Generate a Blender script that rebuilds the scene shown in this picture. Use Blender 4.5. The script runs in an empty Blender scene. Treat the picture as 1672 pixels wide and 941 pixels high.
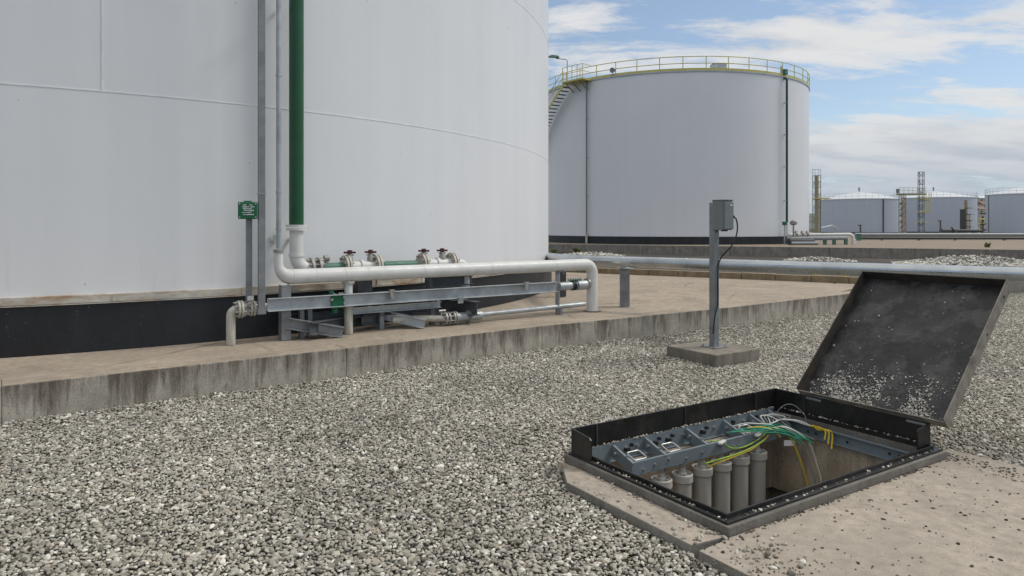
import bpy, math, random
import numpy as np
from mathutils import Vector, Matrix, noise as mnoise
random.seed(7); rng = np.random.default_rng(11)
R = math.radians
sc = bpy.context.scene
COL = sc.collection

# ------------------------------------------------------------------ camera numbers
EYE = 1.65; FPX = 1143.0; CX = 836.0; HY = 370.0         # eye height, focal length and horizon of the photograph (1672 wide)
def at(px, py, Y):                                         # a measured picture point at distance Y -> metres
    return Vector(((px-CX)/FPX*Y, Y, EYE-(py-HY)/FPX*Y))
def on(px, py, z):                                         # a measured picture point lying at height z -> metres
    Y = FPX*(EYE-z)/(py-HY)
    return Vector(((px-CX)/FPX*Y, Y, z))

# ------------------------------------------------------------------ node helpers
def newmat(name):
    m = bpy.data.materials.new(name); m.use_nodes = True
    nt = m.node_tree
    return m, nt, nt.nodes['Principled BSDF']
def nd(nt, t, **kw):
    n = nt.nodes.new(t)
    for k, v in kw.items():
        if k in n.inputs.keys(): n.inputs[k].default_value = v
        else: setattr(n, k, v)
    return n
def coords(nt, scale=(1,1,1), kind='Object'):
    tc = nd(nt, 'ShaderNodeTexCoord'); mp = nd(nt, 'ShaderNodeMapping')
    mp.inputs['Scale'].default_value = scale
    nt.links.new(tc.outputs[kind], mp.inputs['Vector'])
    return mp.outputs['Vector']
def noise(nt, vec, scale, detail=4, rough=.55, dist=0):
    n = nd(nt, 'ShaderNodeTexNoise'); n.inputs['Scale'].default_value = scale
    n.inputs['Detail'].default_value = detail; n.inputs['Roughness'].default_value = rough
    n.inputs['Distortion'].default_value = dist
    if vec: nt.links.new(vec, n.inputs['Vector'])
    return n.outputs['Fac']
def ramp(nt, fac, stops, interp='LINEAR'):
    r = nd(nt, 'ShaderNodeValToRGB'); cr = r.color_ramp; cr.interpolation = interp
    while len(cr.elements) < len(stops): cr.elements.new(.5)
    for e, (p, c) in zip(cr.elements, stops):
        e.position = p
        e.color = (c, c, c, 1) if isinstance(c, (int, float)) else (*c, 1)
    nt.links.new(fac, r.inputs['Fac'])
    return r.outputs['Color']
def mix(nt, fac, a, b, mode='MIX'):
    m = nd(nt, 'ShaderNodeMix', data_type='RGBA', blend_type=mode)
    for sock, v in ((0, fac), (6, a), (7, b)):
        if isinstance(v, bpy.types.NodeSocket): nt.links.new(v, m.inputs[sock])
        elif sock == 0: m.inputs[0].default_value = v
        else: m.inputs[sock].default_value = (*v, 1)
    return m.outputs[2]
def bump(nt, b, h, strength, dist=.01):
    n = nd(nt, 'ShaderNodeBump'); n.inputs['Strength'].default_value = strength; n.inputs['Distance'].default_value = dist
    nt.links.new(h, n.inputs['Height']); nt.links.new(n.outputs['Normal'], b.inputs['Normal'])
def sgl(h):                                                # sRGB 0-255 -> linear
    return tuple(((c/255)/12.92 if c/255 <= .04045 else ((c/255+.055)/1.055)**2.4) for c in h)
def painted(name, c, rough=.45, metal=0., var=.12, scale=6, bmp=.05, bscale=60, dirt=None, damt=.35, stretch=(1,1,1), dscale=3, dlo=.5, dhi=.72):
    m, nt, b = newmat(name)
    v = coords(nt, stretch)
    n1 = noise(nt, v, scale, 5)
    lo = tuple(x*(1-var) for x in c); hi = tuple(min(1, x*(1+var)) for x in c)
    col = ramp(nt, n1, [(.3, lo), (.7, hi)])
    if dirt:
        n2 = noise(nt, v, dscale, 8, .65, .3)
        f = ramp(nt, n2, [(dlo, 0.), (dhi, damt)])
        col = mix(nt, f, col, dirt)
    nt.links.new(col, b.inputs['Base Color'])
    rr = ramp(nt, noise(nt, v, scale*2.3, 4), [(.3, max(.05, rough-.1)), (.7, min(1, rough+.1))])
    nt.links.new(rr, b.inputs['Roughness'])
    b.inputs['Metallic'].default_value = metal
    if bmp: bump(nt, b, noise(nt, v, bscale, 5), bmp, .01)
    return m

M = {}
# ---- tank paint: white with faint vertical run marks, dents as very soft bump
def tank_paint(name, c, streak, rough=.38):
    m, nt, b = newmat(name)
    v = coords(nt, (1, 1, .06)); v2 = coords(nt)
    f1 = ramp(nt, noise(nt, v, 2.2, 6, .6), [(.35, 0.), (.75, streak)])
    col = mix(nt, f1, c, tuple(x*.62 for x in c))
    f2 = ramp(nt, noise(nt, v2, .35, 5, .6), [(.35, 0.), (.7, .16)])
    col = mix(nt, f2, col, tuple(x*.8 for x in c))
    sp = ramp(nt, noise(nt, v2, 9, 2, .5), [(.765, 0.), (.79, .5)])
    col = mix(nt, sp, col, (.30, .27, .23))
    nt.links.new(col, b.inputs['Base Color'])
    b.inputs['Roughness'].default_value = rough
    b.inputs['Specular IOR Level'].default_value = .35
    sz = nd(nt, 'ShaderNodeSeparateXYZ'); nt.links.new(v2, sz.inputs[0])
    dr = ramp(nt, noise(nt, coords(nt, (1, 1, .10)), 5.5, 5, .65), [(.58, 0.), (.72, .22)])
    foot = nd(nt, 'ShaderNodeMapRange'); foot.inputs['From Min'].default_value = .5; foot.inputs['From Max'].default_value = 1.3; foot.inputs['To Min'].default_value = 1; foot.inputs['To Max'].default_value = 0
    nt.links.new(sz.outputs['Z'], foot.inputs['Value'])
    col = mix(nt, mix(nt, 1.0, dr, foot.outputs[0], 'MULTIPLY'), col, (.46, .41, .33))
    nt.links.new(col, b.inputs['Base Color'])
    bump(nt, b, noise(nt, v2, .9, 3), .35, .02)
    return m
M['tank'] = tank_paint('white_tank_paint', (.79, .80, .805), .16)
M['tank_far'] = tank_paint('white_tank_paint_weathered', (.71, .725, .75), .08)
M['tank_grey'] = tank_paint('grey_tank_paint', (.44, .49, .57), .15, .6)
M['tank_roof'] = painted('pale_roof_paint', (.60, .63, .66), .6)
M['weld'] = painted('weld_seam_paint', (.80, .81, .81), .4)
M['flange_rust'] = painted('rust_stained_plate', (.54, .51, .44), .6, var=.2, dirt=(.33, .18, .075), damt=.85, stretch=(1, 1, 3), dscale=2.6, dlo=.46, dhi=.66)
# bitumen skirt
def bitumen():
    m, nt, b = newmat('black_bitumen_coating')
    v = coords(nt, (1, 1, .5)); v2 = coords(nt)
    col = ramp(nt, noise(nt, v, 2.0, 6, .6), [(.3, (.004, .0046, .006)), (.75, (.020, .023, .029))])
    sp = ramp(nt, noise(nt, v2, 22, 2, .5), [(.72, 0.), (.76, .35)])
    col = mix(nt, sp, col, (.22, .21, .2))
    nt.links.new(col, b.inputs['Base Color']); b.inputs['Roughness'].default_value = .5
    bump(nt, b, noise(nt, v2, 14, 6), .25, .02)
    return m
M['bitumen'] = bitumen()
# concrete with dusty tan tops and grey streaked faces
def concrete(name, top, face, streak=.8, dark=(.075, .068, .058), spots=.6, grain=1.0, cracks=0, drip=(-10, 10)):
    m, nt, b = newmat(name)
    v = coords(nt); vs = coords(nt, (1, 1, .10))
    geo = nd(nt, 'ShaderNodeNewGeometry'); sx = nd(nt, 'ShaderNodeSeparateXYZ')
    nt.links.new(geo.outputs['True Normal'], sx.inputs[0])
    n1 = noise(nt, v, 1.3, 9, .62, .4); n2 = noise(nt, v, 14, 7, .65)
    tcol = ramp(nt, n1, [(.28, tuple(x*.74 for x in top)), (.5, top), (.74, tuple(min(1, x*1.18) for x in top))])
    g = ramp(nt, n2, [(.3, .74), (.7, 1.12)])
    tcol = mix(nt, 1.0, tcol, g, 'MULTIPLY')
    gr = ramp(nt, noise(nt, v, 150*grain, 3, .7), [(.32, .70), (.68, 1.22)])
    tcol = mix(nt, 1.0, tcol, gr, 'MULTIPLY')
    cr = ramp(nt, noise(nt, v, 36*grain, 3, .6), [(.64, 0.), (.72, spots)])
    tcol = mix(nt, cr, tcol, tuple(x*.32 for x in top))
    pt = ramp(nt, noise(nt, v, .55, 6, .6, .8), [(.50, 0.), (.56, .30), (.75, .45)])
    tcol = mix(nt, pt, tcol, tuple(x*.72 for x in top))
    if cracks:
        vo = nd(nt, 'ShaderNodeTexVoronoi', feature='DISTANCE_TO_EDGE'); vo.inputs['Scale'].default_value = cracks
        wv = mix(nt, .10, v, nd(nt, 'ShaderNodeTexNoise', Scale=2.5).outputs['Color'])
        nt.links.new(wv, vo.inputs['Vector'])
        ck = ramp(nt, vo.outputs['Distance'], [(.0, .75), (.010, .0)])
        ck = mix(nt, 1.0, ck, ramp(nt, noise(nt, v, 1.1, 3), [(.48, 0.), (.6, 1.)]), 'MULTIPLY')
        tcol = mix(nt, ck, tcol, tuple(x*.25 for x in top))
    n3 = noise(nt, vs, 7.0, 8, .72)
    fcol = ramp(nt, noise(nt, v, 3.1, 9, .65), [(.3, tuple(x*.7 for x in face)), (.7, tuple(x*1.2 for x in face))])
    zs = nd(nt, 'ShaderNodeSeparateXYZ'); nt.links.new(v, zs.inputs[0])
    hz_ = nd(nt, 'ShaderNodeMapRange'); hz_.inputs['From Min'].default_value = drip[0]; hz_.inputs['From Max'].default_value = drip[1]; hz_.inputs['To Min'].default_value = -.10; hz_.inputs['To Max'].default_value = .07
    nt.links.new(zs.outputs['Z'], hz_.inputs['Value'])
    n3b = nd(nt, 'ShaderNodeMath', operation='ADD'); nt.links.new(n3, n3b.inputs[0]); nt.links.new(hz_.outputs[0], n3b.inputs[1])
    fs = ramp(nt, n3b.outputs[0], [(.45, 0.), (.54, streak*.55), (.64, streak)])
    fcol = mix(nt, fs, fcol, dark)
    f2 = ramp(nt, noise(nt, coords(nt, (1, 1, .22)), 13, 5, .7), [(.55, 0.), (.66, streak*.75)])
    fcol = mix(nt, f2, fcol, dark)
    bh = ramp(nt, noise(nt, v, 42, 2, .5), [(.70, 0.), (.74, .8)])
    fcol = mix(nt, bh, fcol, tuple(x*.4 for x in dark))
    fcol = mix(nt, 1.0, fcol, ramp(nt, noise(nt, v, 70, 5, .7), [(.3, .72), (.7, 1.2)]), 'MULTIPLY')
    fl = ramp(nt, noise(nt, vs, 9.3, 4, .6), [(.6, 0.), (.74, streak*.45)])
    fcol = mix(nt, fl, fcol, tuple(min(1, x*1.45) for x in face))
    up = nd(nt, 'ShaderNodeMath', operation='GREATER_THAN'); up.inputs[1].default_value = .7
    nt.links.new(sx.outputs['Z'], up.inputs[0])
    nt.links.new(mix(nt, up.outputs[0], fcol, tcol), b.inputs['Base Color'])
    b.inputs['Roughness'].default_value = .92; b.inputs['Specular IOR Level'].default_value = .25
    mx = nd(nt, 'ShaderNodeMath', operation='ADD')
    nt.links.new(n2, mx.inputs[0]); nt.links.new(noise(nt, v, 90, 4, .7), mx.inputs[1])
    bump(nt, b, mx.outputs[0], .35, .006)
    return m
M['dike'] = concrete('stained_dike_concrete', (.40, .335, .262), (.42, .385, .325), .86, dark=(.095, .077, .058), drip=(.30, .63))
M['yard'] = concrete('dusty_yard_concrete', (.41, .342, .268), (.22, .20, .17), .4, spots=.3, cracks=.45)
M['wall_far'] = concrete('plain_grey_concrete', (.36, .31, .25), (.27, .25, .22), .35)
M['yard_far'] = concrete('worn_yard_concrete', (.31, .255, .195), (.22, .20, .17), .4, spots=.8, cracks=.12)
M['block'] = concrete('sandy_block_concrete', (.33, .27, .19), (.28, .22, .14), .4)
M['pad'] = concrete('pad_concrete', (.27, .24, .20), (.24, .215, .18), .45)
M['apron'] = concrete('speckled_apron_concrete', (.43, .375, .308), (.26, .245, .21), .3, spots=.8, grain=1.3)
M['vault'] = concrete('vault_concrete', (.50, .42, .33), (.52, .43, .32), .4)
M['kerb'] = concrete('grey_frame_concrete', (.19, .18, .16), (.20, .185, .16), .3)
# steels
M['galv'] = painted('galvanised_steel', (.42, .45, .46), .5, .55, .22, 5, .08, 25, dirt=(.14, .145, .15), damt=.4)
M['galv_dull'] = painted('dull_galvanised_steel', (.23, .24, .245), .55, .35, .25, 6, .06, 30, dirt=(.08, .08, .08), damt=.4)
M['beam_dark'] = painted('dark_grey_steel', (.085, .092, .10), .55, .2, .25, 4, .05, 30)
M['alu'] = painted('aluminium_cladding', (.46, .49, .51), .27, .95, .15, 2.5, .05, 12)
M['whitepipe'] = painted('white_pipe_paint', (.66, .66, .63), .42, 0, .08, 5, .03, 30, dirt=(.33, .28, .2), damt=.28, dscale=2.4)
M['oldwhite'] = painted('aged_white_paint', (.47, .45, .38), .5, 0, .2, 7, .05, 40, dirt=(.2, .14, .08), damt=.6, stretch=(3, 3, .6), dscale=3)
M['green'] = painted('green_pipe_paint', (.005, .072, .022), .38, 0, .15, 4, .03, 30)
M['green_box'] = painted('green_enclosure_paint', (.006, .12, .05), .4, 0, .15, 8, .02, 30)
M['green_dull'] = painted('faded_green_paint', (.06, .17, .12), .5, 0, .2, 5, .04, 30, dirt=(.1, .1, .08), damt=.4)
M['grey_green'] = painted('grey_green_pipe', (.15, .19, .18), .5)
M['green_black'] = painted('very_dark_green_pipe', (.006, .045, .03), .45)
M['red'] = painted('dark_red_handwheel_paint', (.075, .014, .015), .5, 0, .3, 12, .05, 40)
M['bolt'] = painted('zinc_bolt', (.5, .5, .48), .4, .8, .2, 20, 0)
M['flange'] = painted('weathered_flange_metal', (.36, .35, .32), .5, .3, .3, 18, .1, 50, dirt=(.06, .05, .04), damt=.7, dscale=9)
M['black_steel'] = painted('black_painted_steel', (.013, .0125, .012), .42, .1, .5, 5, .12, 30, dirt=(.10, .085, .065), damt=.45, dscale=4, dlo=.55, dhi=.8)
M['lid_plate'] = painted('black_coated_lid_plate', (.021, .021, .022), .45, .1, .6, 3.2, .7, 14, dirt=(.075, .073, .070), damt=.8, dscale=4.5, dlo=.48, dhi=.62)
_n = M['lid_plate'].node_tree; _b = _n.nodes['Principled BSDF']; _l = _b.inputs['Base Color'].links[0].from_socket
_v = coords(_n); _c = mix(_n, ramp(_n, noise(_n, _v, 17, 3, .6, .6), [(.62, 0.), (.68, .85)]), _l, (.006, .006, .006))
_c = mix(_n, ramp(_n, noise(_n, coords(_n, (1, 1, .5)), 60, 2, .5), [(.70, 0.), (.75, .5)]), _c, (.22, .21, .19))
_n.links.new(_c, _b.inputs['Base Color'])
M['lid_rim'] = painted('dusty_lid_edge', (.26, .235, .195), .6, .2, .35, 7, .15, 40, dirt=(.05, .043, .035), damt=.8, dscale=5)
M['lid_rim_dark'] = painted('rusty_dark_lid_rim', (.05, .045, .04), .55, .2, .4, 7, .15, 40, dirt=(.10, .06, .035), damt=.6, dscale=6)
M['rack'] = painted('blue_grey_rack_paint', (.185, .225, .25), .42, .15, .14, 5, .04, 40, dirt=(.12, .11, .10), damt=.4, dscale=6)
M['canister'] = painted('grey_pvc', (.42, .41, .38), .5, 0, .1, 4, .03, 30, dirt=(.17, .15, .12), damt=.35, stretch=(2, 2, .4))
M['canister_cap'] = painted('light_grey_pvc_cap', (.52, .50, .45), .5, 0, .1, 8, .04, 40, dirt=(.2, .18, .14), damt=.4, dscale=7)
M['box'] = painted('grey_green_enclosure', (.165, .19, .185), .4, 0, .08, 6, .02, 30)
M['label'] = painted('pale_label', (.7, .72, .7), .4, var=.05, bmp=0)
M['rubber'] = painted('black_cable_rubber', (.012, .013, .013), .5, var=.2, bmp=0)
M['w_yellow'] = painted('yellow_wire', (.60, .43, .02), .45, var=.1, bmp=0)
M['w_lime'] = painted('yellow_green_wire', (.28, .45, .03), .45, var=.3, scale=30, bmp=0)
M['w_green'] = painted('green_wire', (.015, .26, .11), .45, var=.2, bmp=0)
M['w_teal'] = painted('teal_wire', (.03, .30, .20), .45, var=.2, bmp=0)
M['w_white'] = painted('white_wire', (.62, .62, .58), .45, var=.1, bmp=0)
M['w_grey'] = painted('grey_wire', (.25, .25, .24), .45, var=.1, bmp=0)
M['yellow_rail'] = painted('faded_yellow_paint', (.55, .49, .14), .5, var=.15, dirt=(.40, .37, .27), damt=.5)
M['yellow'] = painted('yellow_paint', (.55, .40, .03), .5, var=.15)
M['tread'] = painted('grey_tread_steel', (.12, .125, .125), .6, .2)
M['tower_yellow'] = painted('dull_yellow_tower_paint', (.26, .25, .15), .6, var=.3, dirt=(.12, .11, .07), damt=.6)
M['beige'] = painted('beige_tower_paint', (.27, .225, .14), .6, var=.2, dirt=(.13, .1, .06), damt=.5)
M['dark_pipe'] = painted('dark_far_pipe', (.05, .055, .06), .55)
M['grey_pipe'] = painted('grey_far_pipe', (.28, .30, .31), .5, .2)
M['leaf'] = painted('dry_weed_leaf', (.16, .17, .05), .7, var=.4, scale=20, bmp=0)
M['house_wall'] = painted('pale_house_render', (.48, .43, .38), .8)
M['house_roof'] = painted('terracotta_roof', (.22, .15, .11), .8)
M['glass_dark'] = painted('dark_window_glass', (.03, .04, .05), .2, bmp=0)
M['hill'] = painted('hazy_hill_scrub', (.11, .13, .12), .95, var=.4, scale=.05)
M['rock'] = painted('broken_pale_stone', (.50, .46, .38), .9, var=.3, scale=3, bmp=.3, bscale=8)

# stones: colour differs from stone to stone
def stone_mat(name, stops):
    m, nt, b = newmat(name)
    oi = nd(nt, 'ShaderNodeObjectInfo')
    col = ramp(nt, oi.outputs['Random'], stops)
    v = coords(nt)
    col = mix(nt, 1.0, col, ramp(nt, noise(nt, v, 1.6, 5, .6), [(.3, .72), (.7, 1.15)]), 'MULTIPLY')
    gp = nd(nt, 'ShaderNodeNewGeometry')                   # dusty and cleaner patches of the bed
    pf = noise(nt, gp.outputs['Position'], .75, 5, .6)
    col = mix(nt, 1.0, col, ramp(nt, pf, [(.32, (.86, .85, .83)), (.5, (1.06, 1.05, 1.03)), (.68, (1.22, 1.20, 1.16))]), 'MULTIPLY')
    nt.links.new(col, b.inputs['Base Color']); b.inputs['Roughness'].default_value = .82
    b.inputs['Specular IOR Level'].default_value = .3
    return m
M['pebble'] = stone_mat('river_pebbles', [(0, (.14, .128, .105)), (.10, (.23, .215, .178)), (.30, (.34, .320, .270)), (.56, (.48, .455, .39)),
    (.72, (.37, .36, .33)), (.80, (.42, .36, .28)), (.88, (.60, .575, .51)), (1, (.80, .78, .71))])
M['pebble_pale'] = stone_mat('pale_chips', [(0, (.25, .24, .21)), (.35, (.52, .50, .45)), (1, (.78, .76, .70))])
M['pebble_dark'] = stone_mat('dark_chips', [(0, (.03, .026, .02)), (.6, (.08, .07, .055)), (1, (.2, .18, .15))])
def ground_mat():
    m, nt, b = newmat('gravel_ground')
    v = coords(nt)
    vo = nd(nt, 'ShaderNodeTexVoronoi'); vo.inputs['Scale'].default_value = 30; nt.links.new(v, vo.inputs['Vector'])
    c1 = ramp(nt, vo.outputs['Color'], [(0, (.035, .031, .026)), (1, (.12, .11, .09))])
    f = ramp(nt, vo.outputs['Distance'], [(.2, 1.), (.75, .25)])
    col = mix(nt, 1., c1, f, 'MULTIPLY')
    col = mix(nt, ramp(nt, noise(nt, v, .3, 6), [(.4, 0.), (.7, .3)]), col, (.17, .14, .1))
    nt.links.new(col, b.inputs['Base Color']); b.inputs['Roughness'].default_value = .95
    bump(nt, b, vo.outputs['Distance'], -.6, .02)
    return m
M['ground'] = ground_mat()

# ------------------------------------------------------------------ mesh helpers
SPLIT = {'bolt', 'weld_bead', 'joint', 'collar', 'flange', 'coupling', 'clamp', 'bracket', 'screw', 'cap_bolt', 'anchor_bolt', 'clamp_knob', 'joint_band', 'hinge', 'hole', 'bolt_hole', 'landing', 'step', 'strut', 'weld_rib', 'saddle', 'branch', 'gland'}
class MB:
    def __init__(s): s.v = []; s.f = []; s.sm = []
    def add(s, vs, fs, smooth=False):
        k = len(s.v); s.v += [Vector(p) for p in vs]
        s.f += [tuple(i+k for i in f) for f in fs]; s.sm += [smooth]*len(fs)
        return s
    def box(s, c, size, yaw=0, rot=None):
        hx, hy, hz = (q/2 for q in size); m = rot or Matrix.Rotation(yaw, 3, 'Z')
        vs = [Vector(c)+m@Vector((x*hx, y*hy, z*hz)) for z in (-1, 1) for y in (-1, 1) for x in (-1, 1)]
        return s.add(vs, [(0,2,3,1), (4,5,7,6), (0,1,5,4), (2,6,7,3), (0,4,6,2), (1,3,7,5)])
    def bar(s, a, b, w, h, up=(0,0,1)):                    # box section from a to b
        a = Vector(a); b = Vector(b); d = (b-a); L = d.length; d.normalize()
        up = Vector(up)
        if abs(d.dot(up)) > .98: up = Vector((math.cos(.6), math.sin(.6), 0))
        side = d.cross(up).normalized(); u2 = side.cross(d).normalized()
        m = Matrix((d, side, u2)).transposed()
        return s.box((a+b)/2, (L, w, h), rot=m)
    def prof(s, a, b, poly, up=(0,0,1)):                   # extrude a closed 2D outline (side, up) from a to b
        a = Vector(a); b = Vector(b); d = (b-a).normalized(); up = Vector(up)
        side = d.cross(up).normalized(); u2 = side.cross(d).normalized()
        n = len(poly); vs = [p+side*x+u2*y for p in (a, b) for x, y in poly]
        fs = [(i, (i+1) % n, n+(i+1) % n, n+i) for i in range(n)]
        s.add(vs, fs); k = len(s.v)-2*n
        s.f += [tuple(k+i for i in reversed(range(n))), tuple(k+n+i for i in range(n))]; s.sm += [False]*2
        return s
    def channel(s, a, b, w, h, t=.008, up=(0,0,1), flip=1):
        p = [(0,-h/2), (w,-h/2), (w,-h/2+t), (t,-h/2+t), (t,h/2-t), (w,h/2-t), (w,h/2), (0,h/2)]
        return s.prof(a, b, [(flip*(x-w/2), y) for x, y in p], up)
    def ibeam(s, a, b, w, h, t=.01, up=(0,0,1)):
        x = w/2; y = h/2; q = t/2
        return s.prof(a, b, [(-x,-y), (x,-y), (x,-y+t), (q,-y+t), (q,y-t), (x,y-t), (x,y), (-x,y), (-x,y-t), (-q,y-t), (-q,-y+t), (-x,-y+t)], up)
    def tube(s, pts, r, seg=16, caps=True):
        pts = [Vector(p) for p in pts]; n = len(pts)
        rs = r if isinstance(r, (list, tuple)) else [r]*n
        t0 = (pts[1]-pts[0]).normalized()
        ref = Vector((0,0,1)) if abs(t0.z) < .9 else Vector((1,0,0))
        nrm = (ref-t0*ref.dot(t0)).normalized(); rings = []
        for i, p in enumerate(pts):
            t = (pts[min(i+1, n-1)]-pts[max(i-1, 0)])
            t = t.normalized() if t.length > 1e-9 else t0
            nrm = (nrm-t*nrm.dot(t)).normalized(); bi = t.cross(nrm)
            rings.append([p+(nrm*math.cos(2*math.pi*j/seg)+bi*math.sin(2*math.pi*j/seg))*rs[i] for j in range(seg)])
        vs = [q for ring in rings for q in ring]
        s.add(vs, [(i*seg+j, i*seg+(j+1) % seg, (i+1)*seg+(j+1) % seg, (i+1)*seg+j) for i in range(n-1) for j in range(seg)], True)
        if caps:
            s.add(rings[0], [tuple(reversed(range(seg)))]); s.add(rings[-1], [tuple(range(seg))])
        return s
    def cyl(s, a, b, r, seg=20): return s.tube([a, b], r, seg)
    def lathe(s, c, prof, seg=64, a0=0, a1=2*math.pi, smooth=True):   # profile of (radius, z), about a vertical axis
        c = Vector(c); full = abs(a1-a0-2*math.pi) < 1e-6; m = seg if full else seg+1
        for (r0, z0), (r1, z1) in zip(prof[:-1], prof[1:]):
            vs = []
            for r, z in ((r0, z0), (r1, z1)):
                vs += [c+Vector((r*math.cos(a0+(a1-a0)*j/seg), r*math.sin(a0+(a1-a0)*j/seg), z)) for j in range(m)]
            s.add(vs, [(j, (j+1) % m, m+(j+1) % m, m+j) for j in range(m if full else m-1)], smooth)
        return s
    def ring_bar(s, c, r, z, w, h, a0, a1, seg=48):        # curved flat bar round a vertical axis
        c = Vector(c); full = abs(a1-a0-2*math.pi) < 1e-6
        vs = []
        for j in range(seg+1):
            a = a0+(a1-a0)*j/seg
            for rr, zz in ((r-w/2, z-h/2), (r+w/2, z-h/2), (r+w/2, z+h/2), (r-w/2, z+h/2)):
                vs.append(c+Vector((rr*math.cos(a), rr*math.sin(a), zz)))
        fs = [(4*j+k, 4*(j+1)+k, 4*(j+1)+(k+1) % 4, 4*j+(k+1) % 4) for j in range(seg) for k in range(4)]
        if not full: fs += [(0,1,2,3), (4*seg+3, 4*seg+2, 4*seg+1, 4*seg)]
        return s.add(vs, fs)
    def slab(s, poly, z0, z1):                             # vertical prism over a plan outline
        n = len(poly)
        vs = [(p[0], p[1], z0) for p in poly]+[(p[0], p[1], z1) for p in poly]
        return s.add(vs, [tuple(reversed(range(n))), tuple(range(n, 2*n))]+[(i, (i+1) % n, n+(i+1) % n, n+i) for i in range(n)])
    def pieces(s):                                         # touching islands grouped, one MB each
        par = list(range(len(s.v)))
        def find(i):
            while par[i] != i: par[i] = par[par[i]]; i = par[i]
            return i
        for f in s.f:
            for i in f[1:]: par[find(i)] = find(f[0])
        isl = {}
        for i in range(len(s.v)): isl.setdefault(find(i), []).append(i)
        bx = []
        for k, ids in isl.items():
            P = [s.v[i] for i in ids]
            bx.append([k, [min(p[d] for p in P)-.001 for d in range(3)], [max(p[d] for p in P)+.001 for d in range(3)]])
        g = list(range(len(bx)))
        def fg(i):
            while g[i] != i: i = g[i]
            return i
        for i in range(len(bx)):
            for j in range(i):
                if all(bx[i][1][d] <= bx[j][2][d] and bx[j][1][d] <= bx[i][2][d] for d in range(3)): g[fg(i)] = fg(j)
        lab = {b[0]: fg(i) for i, b in enumerate(bx)}
        out = {}
        for f, sm in zip(s.f, s.sm):
            q = out.setdefault(lab[find(f[0])], (MB(), {}))
            mb, mp = q
            for i in f:
                if i not in mp: mp[i] = len(mb.v); mb.v.append(s.v[i])
            mb.f.append(tuple(mp[i] for i in f)); mb.sm.append(sm)
        return [q[0] for q in out.values()]
    def build(s, name, mat, parent=None, bevel=0, loc=None, whole=False):
        if name in SPLIT and parent is not None and not whole:
            return [p.build(name, mat, parent, bevel, loc, True) for p in s.pieces()][0]
        base = Vector((0,0,0)); p = parent
        while p is not None: base += p.location; p = p.parent
        if parent is None:
            if loc is None:
                xs = [v.x for v in s.v]; ys = [v.y for v in s.v]; zs = [v.z for v in s.v]
                loc = ((min(xs)+max(xs))/2, (min(ys)+max(ys))/2, min(zs))
            base = Vector(loc)
        me = bpy.data.meshes.new(name); me.from_pydata([tuple(v-base) for v in s.v], [], s.f)
        me.polygons.foreach_set('use_smooth', s.sm); me.update()
        if mat: me.materials.append(M[mat] if isinstance(mat, str) else mat)
        o = bpy.data.objects.new(name, me); COL.objects.link(o)
        if parent is None: o.location = base
        else: o.parent = parent
        if bevel:
            b = o.modifiers.new('edge', 'BEVEL'); b.width = bevel; b.segments = 2; b.limit_method = 'ANGLE'; b.angle_limit = R(40)
        return o
def fillet(pts, r, n=8):
    pts = [Vector(p) for p in pts]; out = [pts[0]]
    for a, b, c in zip(pts[:-2], pts[1:-1], pts[2:]):
        d1 = (a-b).normalized(); d2 = (c-b).normalized(); half = d1.angle(d2)/2
        t = r/math.tan(half); p1 = b+d1*t; p2 = b+d2*t
        cen = b+(d1+d2).normalized()*(r/math.sin(half)); v1 = p1-cen; v2 = p2-cen
        for i in range(n+1):
            k = i/n; ang = v1.angle(v2)
            out.append(cen+(v1*math.sin((1-k)*ang)+v2*math.sin(k*ang))/math.sin(ang))
    out.append(pts[-1]); return out
def smooth_path(pts, n=8):                                 # Catmull-Rom
    pts = [Vector(p) for p in pts]; q = [pts[0]*2-pts[1]]+pts+[pts[-1]*2-pts[-2]]; out = []
    for i in range(1, len(q)-2):
        for k in range(n):
            t = k/n; a, b, c, d = q[i-1:i+3]
            out.append(.5*((2*b)+(c-a)*t+(2*a-5*b+4*c-d)*t*t+(3*b-a-3*c+d)*t**3))
    out.append(pts[-1]); return out
def tag(o, label, cat, group=None):
    o['label'] = label; o['category'] = cat
    if group: o['group'] = group
    return o
def thing(name, label, cat, loc, group=None):
    o = bpy.data.objects.new(name, None); COL.objects.link(o); o.location = Vector(loc); o.empty_display_size = .2
    return tag(o, label, cat, group)
def struct(o): o['kind'] = 'structure'; return o
def stuff(o, label, cat): tag(o, label, cat); o['kind'] = 'stuff'; return o

# ------------------------------------------------------------------ plan frames
NP = Vector((1.15, 3.72, 0)); PA = R(33)
E1 = Vector((math.cos(PA), math.sin(PA), 0)); E2 = Vector((-math.sin(PA), math.cos(PA), 0))
PL, PW = 2.33, 1.44                                        # hatch frame, long side along E1 and short side along E2
def pit(a, b, z=0): return NP+E1*a+E2*b+Vector((0, 0, z))
def to_pit(x, y): return ((x-NP.x)*E1.x+(y-NP.y)*E1.y, (x-NP.x)*E2.x+(y-NP.y)*E2.y)
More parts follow.
